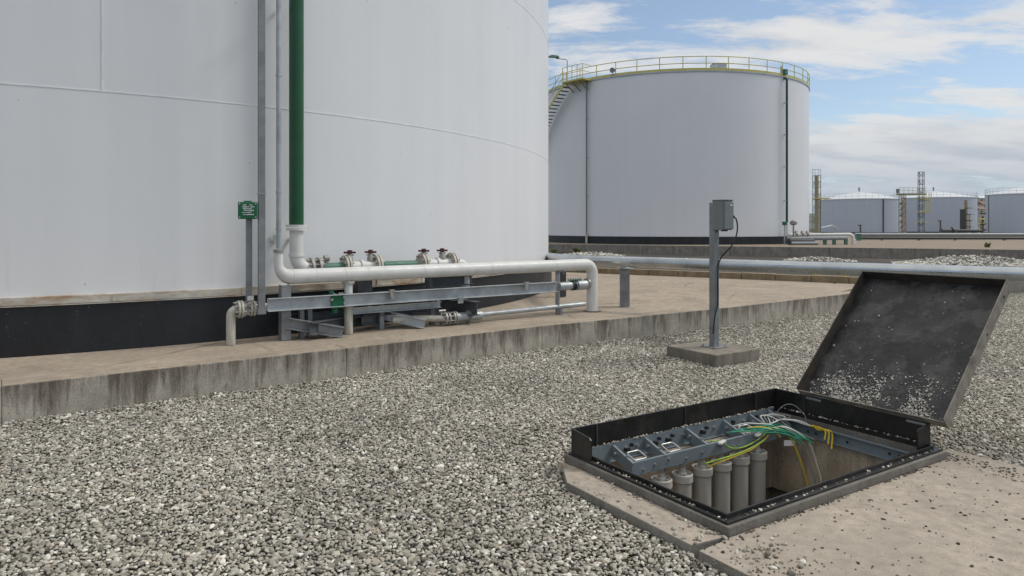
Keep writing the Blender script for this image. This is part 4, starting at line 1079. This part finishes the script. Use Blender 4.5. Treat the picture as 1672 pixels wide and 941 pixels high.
# small spot on the rim and vent box on the roof
a = ang2(1001); q = p2(a, R2+.05, ZT)
t = thing('spot_lamp', 'small round spotlight clipped to the rim of the second tank', 'lamp', q)
MB().cyl(q, q+UP*.35, .03, 8).build('stem', 'galv', t)
m = MB(); m.tube([q+UP*.45+Vector((.1, .1, .0)), q+UP*.45+Vector((-.08, -.2, -.05))], [.14, .2], 14); m.build('lamp_head', 'galv_dull', t)
bx0 = at(1173, 112, 53.5)
t = thing('roof_vent', 'grey box vent on the roof of the second tank', 'vent', (bx0.x, bx0.y, ZT+.1))
m = MB(); m.box((bx0.x, bx0.y, ZT+.47), (1.05, .9, .98)); m.build('housing', 'galv', t, .04)
m = MB(); m.box((bx0.x, bx0.y, ZT+.98), (1.1, .96, .06)); m.cyl((bx0.x, bx0.y, ZT+1.0), (bx0.x, bx0.y, ZT+1.12), .1); m.build('cover', 'galv', t, .01)
# grey and green downpipes
a = ang2(960.5); 
t = thing('downpipe', 'thin grey pipe running down the second tank under its platform', 'pipe', p2(a, R2+.2, .33))
MB().tube([p2(a, R2+.2, .33), p2(a, R2+.2, ZT-.1)], .06, 10).build('pipe', 'grey_green', t)
m = MB()
for z in (1.0, 4, 7, 10, 12.4): m.bar(p2(a, R2, z), p2(a, R2+.22, z), .05, .06)
m.build('bracket', 'galv', t)
MB().tube([p2(a, R2+.2, .33), p2(a, R2+.2, 1.1)], .09, 10).build('sleeve', 'oldwhite', t)
a = ang2(1280)
t = thing('downpipe', 'dark green pipe running down the right side of the second tank', 'pipe', p2(a, R2+.25, 1.9))
MB().tube(fillet([p2(a, R2+.25, 1.95), p2(a, R2+.25, ZT-.2), p2(a, R2-.6, ZT-.2+.12)], .15, 5), .085, 10).build('pipe', 'green_black', t)
m = MB()
for z in (3.6, 6.2, 8.6, 11): m.bar(p2(a, R2, z), p2(a-.01, R2+.28, z), .05, .06); m.bar(p2(a-.022, R2+.2, z), p2(a, R2+.25, z), .04, .04)
m.build('bracket', 'galv', t)
m = MB(); m.cyl(p2(a, R2+.25, .9), p2(a, R2+.25, 1.95), .095); m.build('foot', 'whitepipe', t)
m = MB(); m.box(p2(a, R2+.1, ZT+.3), (.3, .3, .4), a); 
for q in (-.25, .25): m.cyl(p2(a-.03+q*.02, R2, ZT), p2(a-.03+q*.02, R2, ZT+.7), .03, 6)
m.build('foam_chamber', 'green_dull', t, .02)

# manifold by the second tank
OF = Vector((0, 0, 0))
fy = 52.0
def fp(px, py, Y=fy): return at(px, py, Y)
t = thing('white_pipe', 'white pipe with a down elbow at the right foot of the second tank', 'pipe', fp(1393, 399))
MB().tube(fillet([fp(1288, 384), fp(1393, 383), fp(1393, 399)], .3, 6), .13, 12).build('pipe', 'whitepipe', t)
m = MB()
for px in (1300, 1310, 1318): m.tube([fp(px-1.2, 383), fp(px+1.2, 383)], .24, 12)
m.build('flange', 'flange', t)
for px in (1300, 1310, 1318):
    m = MB(); m.cyl(fp(px, 382), fp(px, 378), .05, 6); m.tube([fp(px-2, 378), fp(px+2, 378)], .06, 6); m.build('handwheel', 'flange', t)
t = thing('grey_pipe', 'grey pipe run on short posts low before the second tank’s right foot', 'pipe', fp(1330, 399, 51))
MB().cyl(fp(1285, 390, 51), fp(1382, 389, 51), .14).build('pipe', 'grey_pipe', t)
for px in (1347, 1362, 1381):
    MB().box((fp(px, 395, 51)), (.2, .2, .55)).build('post', 'green_dull', t)
m = MB(); m.tube([fp(1288, 395, 50.5), fp(1328, 396, 50.5)], .28, 12); m.build('strainer', 'dark_pipe', t)
m = MB(); m.tube([fp(1292, 397.5, 50.2), fp(1335, 397.5, 50.2)], .12, 10); m.build('lower_pipe', 'grey_pipe', t)
q = fp(1281, 398, 51)
t = thing('call_box', 'tiny green box on a post at the right foot of the second tank', 'call box', q)
MB().cyl(q, fp(1281, 367, 51), .05, 8).build('post', 'galv', t); MB().box(fp(1281, 365, 51), (.32, .14, .26)).build('box', 'green_box', t, .02)
q = fp(1295.5, 386, 51)
t = thing('vent_post', 'mushroom headed vent post standing near the green box by the second tank', 'vent', q)
MB().cyl(q, fp(1295.5, 369, 51), .06, 8).build('post', 'galv_dull', t); m = MB(); m.lathe(fp(1295.5, 364, 51), [(.05, -.2), (.26, -.1), (.24, .08), (.1, .18), (.01, .2)], 14); m.build('head', 'galv_dull', t)

# rubble heaps along the far wall
g2 = gz(3, 45)
c = on(952, 416.5, -.3); rubble((c.x+.6, c.y-.3, -.32), w2d, 2.2, .45, .26, 700, .042, 'pale rubble heap by the retaining wall near the thin grey downpipe')
c = on(1337, 426, -.3); rubble((c.x, c.y, -.32), w2d, 1.9, .45, .3, 450, .045, 'small pale rubble heap by the retaining wall under the green downpipe')
c = on(1600, 434, -.3); rubble((c.x+.5, c.y+1.0, -.34), w2d, 3.8, 1.2, .55, 3600, .042, 'large pale rubble heap at the right by the retaining wall')
# weeds
def weed(c, h, n, label):
    m = MB()
    for k in range(n):
        a = random.uniform(0, 6.28); l = h*random.uniform(.5, 1.1); tip = Vector((math.cos(a)*l*.55, math.sin(a)*l*.55, l)); sd = Vector((-math.sin(a), math.cos(a), 0))*l*.10
        mid = tip*.55+UP*l*.12; c_ = Vector(c)+Vector((random.uniform(-.4, .4)*h, random.uniform(-.3, .3)*h, 0))
        m.add([c_-sd*.6, c_+sd*.6, c_+mid+sd, c_+mid-sd, c_+tip], [(0,1,2,3), (3,2,4)])
    return tag(m.build('weed', 'leaf'), label, 'weed')
c = on(942, 414, -.3); weed((c.x, c.y, -.33), .45, 60, 'yellowish weed tuft left of the rubble near the thin grey downpipe')
c = on(905, 414, -.3); weed((c.x, c.y, -.33), .4, 40, 'weed tuft at the near tank’s edge by the retaining wall')
c = on(1612, 404, .33); weed((c.x, c.y, .33), .35, 60, 'dry weed tuft on the wall’s edge below the far tanks')
c = on(1375, 464, .33); weed((c.x-.1, c.y+.15, .33), .07, 40, 'small weed at the tip of the pavement beside the open lid')
c = on(1128, 452, .33); weed((c.x, c.y, .33), .09, 50, 'small weed against the block wall left of the control post')

# ------------------------------------------------------------------ far pipes, walls, tanks, towers
def level_pipe(name, x0, x1, py, Y, r, mat, label, posts=()):
    p = at(x0, py, Y); q = at(x1, py, Y)
    t_ = thing(name, label, 'pipe', (p.x, p.y, .33)); MB().cyl(p, q, r, 14).build('pipe', mat, t_)
    for px in posts:
        k = at(px, py, Y); MB().box((k.x, k.y, (k.z+.33)/2-r/2), (.16, .16, max(.1, k.z-.33-r))).build('post', 'galv_dull', t_)
    return t_
level_pipe('far_pipe', 1396, 1900, 383.4, 72, .17, 'grey_pipe', 'upper pale pipe of the two crossing before the far grey tanks', (1404, 1470, 1540, 1610, 1680))
level_pipe('far_pipe', 1402, 1900, 389.2, 66, .13, 'dark_pipe', 'lower dark pipe of the two crossing before the far grey tanks', (1440, 1500, 1560, 1640))
m = MB(); p = at(1395, 392, 76); q = at(2100, 392, 76); m.slab([(p.x, 76), (q.x, 76), (q.x, 76.4), (p.x, 76.4)], .32, .78)
tag(m.build('low_wall', 'block'), 'low brown block wall behind the two far pipes', 'wall')
q = at(1402, 396, 66)
t = thing('pipe_stand', 'short dark green stand at the left end of the two far pipes', 'pipe support', (q.x, q.y, .33))
MB().box((q.x, q.y, .62), (.3, .3, .58)).build('stand', 'green_dull', t); MB().box((q.x, q.y, .93), (.5, .3, .05)).build('cap', 'beam_dark', t)

def far_tank(x0, x1, ytop, yapex, Y, mat, label, seam_px=()):
    xl = (x0-CX)/FPX; xr = (x1-CX)/FPX
    al = math.atan(xl); ar = math.atan(xr); am = (al+ar)/2; half = (ar-al)/2
    D = Y/math.cos(am); r = D*math.sin(half); c = Vector((D*math.sin(am), D*math.cos(am), 0))
    Yn = c.y-r
    zt = EYE+(HY-ytop)/FPX*Yn; za = EYE+(HY-yapex)/FPX*c.y
    t_ = thing('far_storage_tank', label, 'tank', (c.x, c.y, .32))
    MB().lathe(c, [(r, .30), (r, zt)], 96).build('shell', mat, t_)
    MB().lathe(c, [(r+.08, zt-.02), (r+.08, zt+.12), (r*.5, zt+(za-zt)*.58), (.01, za-.1)], 96).build('roof', 'tank_roof', t_)
    MB().lathe(c, [(r+.14, .30), (r+.14, .55), (r, .56)], 96, smooth=False).build('foundation_ring', 'bitumen', t_)
    rl = MB()
    for z in (.5, 1.0): rl.tube([c+Vector((r*math.cos(a_), r*math.sin(a_), zt+.1+z)) for a_ in np.linspace(0, 2*math.pi, 61)], .02, 4)
    for k in range(40): a_ = 2*math.pi*k/40; b_ = c+Vector((r*math.cos(a_), r*math.sin(a_), zt+.1)); rl.cyl(b_, b_+UP*1.0, .02, 4)
    rl.build('railing', 'galv', t_)
    m_ = MB(); m_.cyl(Vector((c.x, c.y, za-.05)), Vector((c.x, c.y, za+.6)), .14, 8); m_.tube([Vector((c.x, c.y, za+.6)), Vector((c.x, c.y, za+.75))], [.3, .1], 8); m_.build('vent', 'galv_dull', t_)
    for px in seam_px:
        mm = (px-CX)/FPX; a = mm*mm+1; b = -2*(mm*c.x+c.y); cc = c.x**2+c.y**2-r*r
        Yp = (-b-math.sqrt(max(0, b*b-4*a*cc)))/(2*a); MB().cyl(Vector((mm*Yp, Yp-.1, .4)), Vector((mm*Yp, Yp-.1, zt)), .1, 8).build('downpipe', 'dark_pipe', t_)
    return c, r, zt
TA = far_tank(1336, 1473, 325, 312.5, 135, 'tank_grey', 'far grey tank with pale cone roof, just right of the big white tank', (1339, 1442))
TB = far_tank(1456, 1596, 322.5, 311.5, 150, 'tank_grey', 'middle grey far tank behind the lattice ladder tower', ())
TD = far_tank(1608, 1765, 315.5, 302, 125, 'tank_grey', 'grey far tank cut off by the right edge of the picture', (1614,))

def lattice(name, px, w_, y0, y1, Y, mat, label, bays, plate=False, deep=1.0):
    b0_ = at(px, y0, Y); z0 = .32; z1 = EYE+(HY-y1)/FPX*Y; w2 = w_/FPX*Y/2
    t_ = thing(name, label, 'tower', (b0_.x, Y, z0))
    for sx in (-1, 1):
        for sy in (-1, 1): MB().bar(Vector((b0_.x+sx*w2, Y+sy*w2*deep, z0)), Vector((b0_.x+sx*w2, Y+sy*w2*deep, z1)), .075, .075).build('leg', mat, t_)
    m_ = MB()
    for k in range(bays+1):
        z = z0+(z1-z0)*k/bays
        for (xa, ya_), (xb, yb) in (((-1,-1), (1,-1)), ((1,-1), (1,1)), ((1,1), (-1,1)), ((-1,1), (-1,-1))):
            m_.bar(Vector((b0_.x+xa*w2, Y+ya_*w2*deep, z)), Vector((b0_.x+xb*w2, Y+yb*w2*deep, z)), .05, .05)
            if k < bays and (k+xa) % 2: m_.bar(Vector((b0_.x+xa*w2, Y+ya_*w2*deep, z)), Vector((b0_.x+xb*w2, Y+yb*w2*deep, z+(z1-z0)/bays)), .04, .04)
    m_.build('bracing', mat, t_)
    return t_, b0_.x, w2, z0, z1
tw, x_, w2_, z0_, z1_ = lattice('ladder_tower', 1504, 7.5, 381, 281, 118, 'beam_dark', 'tall dark lattice ladder tower before the middle far tank', 15, deep=.6)
m = MB()
for k in range(42): m.bar(Vector((x_-.25, 118, z0_+.2+k*.24)), Vector((x_+.25, 118, z0_+.2+k*.24)), .03, .03)
m.bar(Vector((x_-.25, 118, z0_)), Vector((x_-.25, 118, z1_)), .05, .05); m.bar(Vector((x_+.25, 118, z0_)), Vector((x_+.25, 118, z1_)), .05, .05); m.build('ladder', 'galv', tw)
m = MB()
for k, z in enumerate((2.4, 4.1, 6.3)): m.box((x_-.1, 117.6, z), (1.6, 1.5, .10))
m.build('landing', 'yellow_rail', tw)
m = MB()
for k in range(8): a_ = k*math.pi/4; m.tube([Vector((x_+.75+.55*math.cos(a_+q), 117.4+.55*math.sin(a_+q), 6.0)) for q in np.linspace(0, .8, 4)], .04, 4); m.cyl(Vector((x_+.75+.55*math.cos(a_), 117.4+.55*math.sin(a_), 3.9)), Vector((x_+.75+.55*math.cos(a_), 117.4+.55*math.sin(a_), 7.3)), .035, 4)
m.build('safety_cage', 'yellow_rail', tw)
tw, x_, w2_, z0_, z1_ = lattice('stair_tower', 1473.5, 7.5, 381, 317, 116, 'tower_yellow', 'pale yellow scaffold stair tower between the two far grey tanks', 9)
m = MB(); m.box((x_+.2, 116, 3.4), (.5, .4, 6.2)); m.build('column', 'house_wall', tw)
m = MB()
for k in range(6): m.bar(Vector((x_-.4, 116, z0_+k*1.0)), Vector((x_+.4, 116, z0_+1.0+k*1.0)), .4, .05)
m.build('stair_flight', 'tread', tw)
q0 = at(1466, 317.5, 116.6); q1 = at(1509, 317.5, 117)
t = thing('walkway', 'railed walkway bridging the tops of the stair tower and the ladder tower', 'walkway', (q0.x, q0.y, q0.z))
MB().bar(q0, q1, 1.0, .25).build('deck', 'beige', t)
m = MB()
for z in (.6, 1.1): m.bar(q0+UP*z-Vector((0, .5, 0)), q1+UP*z-Vector((0, .5, 0)), .05, .05)
for k in range(7): p = q0+(q1-q0)*k/6-Vector((0, .5, 0)); m.cyl(p, p+UP*1.1, .03, 5)
m.build('railing', 'yellow_rail', t)
m = MB(); m.box(q0+UP*.55, (.4, .4, .7)); m.build('cabinet', 'galv_dull', t)
tw, x_, w2_, z0_, z1_ = lattice('ladder_tower', 1333.5, 9, 381, 287, 100, 'tower_yellow', 'beige column ladder tower at the right edge of the big white tank', 10)
m = MB(); m.box((x_-.30, 99.5, (z0_+z1_)/2), (.24, .5, z1_-z0_)); m.build('column', 'beige', tw)
m = MB()
for k in range(32): m.bar(Vector((x_-.1, 99.9, z0_+.3+k*.26)), Vector((x_+.3, 99.9, z0_+.3+k*.26)), .03, .03)
m.build('ladder', 'galv', tw)
m = MB(); m.box((x_+.5, 99.6, 5.6), (2.0, 1.6, .12)); m.build('landing', 'yellow_rail', tw)
m = MB()
for sx in (-1, 1): m.tube(fillet([Vector((x_+sx*.4, 99.6, z1_)), Vector((x_+sx*.4, 99.6, z1_+.9)), Vector((x_+sx*.4, 100.4, z1_+.9)), Vector((x_+sx*.4, 100.4, z1_))], .2, 3), .035, 5)
m.tube([Vector((x_-.9, 99.6, z1_+.85)), Vector((x_+.4, 99.6, z1_+.85))], .03, 5)
m.build('top_hoop', 'galv', tw)
for px, ytop, Y, lab in ((1405, 367, 95, 'thin dark lamp post standing before the far tank with the cone roof'), (1535.5, 360, 105, 'thin dark lamp post standing before the middle far tank')):
    q = at(px, 384, Y); z1 = EYE+(HY-ytop)/FPX*Y
    t = thing('lamp_post', lab, 'lamp post', (q.x, Y, .33), 'dark lamp posts before the far tanks')
    MB().cyl(Vector((q.x, Y, .33)), Vector((q.x, Y, z1)), .11, 8).build('post', 'beam_dark', t); m = MB(); m.box((q.x-.1, Y, z1-.08), (.45, .2, .16)); m.build('lamp_head', 'beam_dark', t, .02)
# pipe clutter at the foot and right side of the middle far tank
q = at(1546, 378, 108)
t = thing('pump', 'dark pump set at the foot of the middle far tank', 'pump', (q.x, q.y, .33))
m = MB(); m.tube([q+Vector((-.9, 0, 0)), q+Vector((.7, 0, 0))], .5, 14); m.build('motor', 'dark_pipe', t)
m = MB(); m.tube([q+Vector((.7, 0, -.1)), q+Vector((1.3, 0, -.1))], .75, 14); m.build('casing', 'dark_pipe', t); m = MB(); m.box((q.x, q.y, .45), (2.8, 1, .3)); m.build('base', 'beam_dark', t)
MB().tube(fillet([q+Vector((1.3, 0, .1)), q+Vector((5.5, 0, .1)), q+Vector((5.5, 0, -.8))], .3, 4), .2, 8).build('outlet_pipe', 'dark_pipe', t)
for px, yt, w_, lab in ((1577, 327, .25, 'thick beige standpipe on the right side of the middle far tank'), (1572, 342, .45, 'dark standpipe left of the thick beige one on the middle far tank'), (1583, 350, .15, 'thin pale standpipe right of the thick beige one on the middle far tank')):
    q = at(px, 380, 124); z1 = EYE+(HY-yt)/FPX*124
    t = thing('standpipe', lab, 'pipe', (q.x, 124, .33))
    MB().cyl(Vector((q.x, 124, .33)), Vector((q.x, 124, z1)), w_, 8).build('pipe', {1577: 'beige', 1572: 'dark_pipe', 1583: 'oldwhite'}[px], t)
    m = MB()
    for k in range(4): m.box((q.x+.3, 124, 1.6+k*1.1), (1.1, .5, .09))
    m.build('step', 'yellow_rail', t)
for px, k in ((1602, 0), (1604.5, 1)):
    q = at(px, 380, 120)
    t = thing('valve_tree', ('yellow valve tree in the gap between the middle and right far tanks', 'dark valve tree in the gap between the middle and right far tanks')[k], 'valve', (q.x, 120, .33))
    m = MB(); m.cyl(Vector((q.x, 120, .33)), Vector((q.x, 120, 2.4+k)), .16, 8); m.build('stem', 'dark_pipe' if k else 'beige', t)
    m = MB()
    for z in (1.1, 2.1, 2.9+k): m.tube([Vector((q.x-.5, 119.9, z)), Vector((q.x+.5, 119.9, z))], .14, 8)
    m.build('branch', 'dark_pipe' if k else 'yellow_rail', t)
q = at(1357, 383, 90)
t = thing('deflector', 'pale bent plate standing before the far tank with the cone roof', 'plate', (q.x, 90, .33))
MB().cyl(Vector((q.x+.6, 90, .33)), Vector((q.x+.6, 90, 1.35)), .06, 6).build('post', 'galv', t)
m = MB(); m.add([Vector((q.x+dx, 90+dy, z)) for dy in (-.3, .3) for dx, z in ((-1.2, 1.55), (.1, 1.85), (.9, 1.35), (.9, 1.28), (.1, 1.7), (-1.2, 1.45))], [(0,1,4,5), (1,2,3,4), (6,11,10,7), (7,10,9,8), (0,6,7,1), (1,7,8,2), (5,4,10,11), (4,3,9,10), (0,5,11,6), (2,8,9,3)]); m.build('plate', 'tank_roof', t)

# distant hill and houses
h = MB(); vs = []; fs = []
for j in range(9):
    for i in range(61):
        x = 60+i*22; y = 430+j*60
        z = (34*math.exp(-((j-5)/2.6)**2))*(.55+.45*mnoise.noise(Vector((i*.13, j*.2, 0)))+.25*math.exp(-((i-17)/12)**2))
        vs.append((x, y, max(-.4, z-4)))
for j in range(8):
    for i in range(60): fs.append((j*61+i, j*61+i+1, (j+1)*61+i+1, (j+1)*61+i))
h.add(vs, fs, True); struct(h.build('hill', 'hill'))
for k, (px, py, c_, lab) in enumerate(((1599, 345, 'house_roof', 'small distant house lowest on the hill between two far tanks'), (1605, 336, 'house_roof', 'small distant house halfway up the hill between two far tanks'), (1601, 326, 'tank_roof', 'small distant pale roofed house highest on the hill between two far tanks'))):
    Y = 400+k*70; q = at(px, py, Y); wd = 4.2+k*.5
    t = thing('house', lab, 'house', (q.x, Y, q.z-5), 'houses on the distant hill')
    MB().box((q.x, Y, q.z-4), (wd, 7, 10)).build('wall', 'house_wall', t)
    MB().add([(q.x-wd/2-.3, Y-3.9, q.z+1), (q.x+wd/2+.3, Y-3.9, q.z+1), (q.x+wd/2+.3, Y+3.9, q.z+1), (q.x-wd/2-.3, Y+3.9, q.z+1), (q.x-wd/2-.3, Y, q.z+2.6), (q.x+wd/2+.3, Y, q.z+2.6)], [(3,2,1,0), (0,1,5,4), (2,3,4,5), (0,4,3), (1,2,5)]).build('roof', c_, t)
    for sx in (-1, 1):
        MB().box((q.x+sx*wd*.25, Y-3.52, q.z-.6), (.9, .06, 1.3)).build('window', 'glass_dark', t)

# ------------------------------------------------------------------ camera, light, sky
cam = bpy.data.cameras.new('camera'); co = bpy.data.objects.new('camera', cam); COL.objects.link(co)
co.location = (0, 0, EYE); co.rotation_euler = (R(90), 0, 0)
cam.sensor_width = 36; cam.lens = 36*FPX/1672; cam.shift_y = -(470.5-HY)/1672
cam.clip_end = 4000; cam.clip_start = .05
sc.camera = co

SUN_AZ = R(80); SUN_EL = R(50)                             # azimuth clockwise from the view direction (+Y)
sd = Vector((math.sin(SUN_AZ)*math.cos(SUN_EL), math.cos(SUN_AZ)*math.cos(SUN_EL), math.sin(SUN_EL)))
sl = bpy.data.lights.new('sun', 'SUN'); sl.energy = 1.3; sl.angle = R(14); sl.color = (1, .95, .88)
so = bpy.data.objects.new('sun', sl); COL.objects.link(so); so.rotation_euler = sd.to_track_quat('Z', 'Y').to_euler(); so.location = (0, 0, 30)

wd = bpy.data.worlds.new('World'); sc.world = wd; wd.use_nodes = True
nt = wd.node_tree; bg = nt.nodes['Background']
sky = nd(nt, 'ShaderNodeTexSky', sky_type='NISHITA', sun_disc=False, sun_elevation=SUN_EL, sun_rotation=SUN_AZ)
sky.air_density = 1.0; sky.dust_density = .6; sky.ozone_density = 1.5
tc = nd(nt, 'ShaderNodeTexCoord'); sx = nd(nt, 'ShaderNodeSeparateXYZ'); nt.links.new(tc.outputs['Generated'], sx.inputs[0])
def mth(op, a, b=None, clamp=False):
    n = nd(nt, 'ShaderNodeMath', operation=op); n.use_clamp = clamp
    for i, v_ in enumerate((a, b)):
        if v_ is None: continue
        if isinstance(v_, (int, float)): n.inputs[i].default_value = v_
        else: nt.links.new(v_, n.inputs[i])
    return n.outputs[0]
zc_ = mth('ADD', mth('MAXIMUM', sx.outputs['Z'], 0.0), .17)
cv = nd(nt, 'ShaderNodeCombineXYZ'); nt.links.new(mth('DIVIDE', sx.outputs['X'], zc_), cv.inputs[0]); nt.links.new(mth('DIVIDE', sx.outputs['Y'], zc_), cv.inputs[1])
mp = nd(nt, 'ShaderNodeMapping'); mp.inputs['Location'].default_value = (2.3, 5.1, 0); mp.inputs['Scale'].default_value = (.85, 1.75, 1); nt.links.new(cv.outputs[0], mp.inputs['Vector'])
cn = noise(nt, mp.outputs[0], 2.3, 12, .67, .2)
# banks of cloud that sit in given directions of the sky
total = cn
def bank(px, py, wx, wy, amp):
    global total
    dirx = (px-CX)/FPX; dirz = (HY-py)/FPX
    az = mth('DIVIDE', sx.outputs['X'], mth('MAXIMUM', sx.outputs['Y'], .05)); el = mth('DIVIDE', sx.outputs['Z'], mth('MAXIMUM', sx.outputs['Y'], .05))
    qx = mth('DIVIDE', mth('SUBTRACT', az, dirx), wx/FPX); qz = mth('DIVIDE', mth('SUBTRACT', el, dirz), wy/FPX)
    e = mth('POWER', 2.718, mth('MULTIPLY', mth('ADD', mth('MULTIPLY', qx, qx), mth('MULTIPLY', qz, qz)), -1.0))
    total = mth('ADD', total, mth('MULTIPLY', e, amp))
bank(1330, 65, 190, 38, .17); bank(1540, 240, 340, 36, .30); bank(1600, 160, 170, 14, .10); bank(940, 60, 60, 60, .08); bank(1640, 25, 70, 30, .12)
bank(1450, 130, 170, 22, -.13); bank(1050, 30, 90, 40, -.10); bank(1420, 178, 200, 16, -.10); bank(1480, 10, 120, 14, -.04)
hi_ = nd(nt, 'ShaderNodeMapRange', interpolation_type='SMOOTHSTEP'); hi_.inputs['From Min'].default_value = .40; hi_.inputs['From Max'].default_value = .70; hi_.inputs['To Max'].default_value = .2
nt.links.new(sx.outputs['Z'], hi_.inputs['Value']); total = mth('ADD', total, hi_.outputs[0])
low = mth('MULTIPLY', mth('SUBTRACT', 1.0, mth('DIVIDE', mth('MAXIMUM', sx.outputs['Z'], 0.0), .16), True), .12)
total = mth('ADD', total, low)
cf = ramp(nt, total, [(.47, 0.), (.52, .28), (.575, .72), (.66, .97)])
shade = noise(nt, mp.outputs[0], 2.3, 6, .55)
ccol = ramp(nt, shade, [(.3, (4.6, 4.75, 5.0)), (.55, (6.1, 6.1, 6.1))])
elr = ramp(nt, sx.outputs['Z'], [(.045, 1.), (.14, 0.)])
ccol = mix(nt, hi_.outputs[0], ccol, (11., 10.7, 10.3))
hi_.inputs['To Max'].default_value = .3
ccol2 = mix(nt, mth('MULTIPLY', elr, mth('SUBTRACT', 1.2, mth('MULTIPLY', shade, 1.0), True)), ccol, (2.9, 3.5, 4.3))
skyc = mix(nt, mth('ADD', mth('MULTIPLY', elr, .65), .20), sky.outputs[0], (3.9, 4.6, 5.3))
nt.links.new(mix(nt, cf, skyc, ccol2), bg.inputs['Color'])
bg.inputs['Strength'].default_value = .10

sc.render.engine = 'CYCLES'
sc.view_settings.view_transform = 'Standard'; sc.view_settings.look = 'None'; sc.view_settings.exposure = .33; sc.view_settings.gamma = 1
sc.view_settings.use_curve_mapping = False
sc.cycles.use_denoising = True
sc.cycles.max_bounces = 6
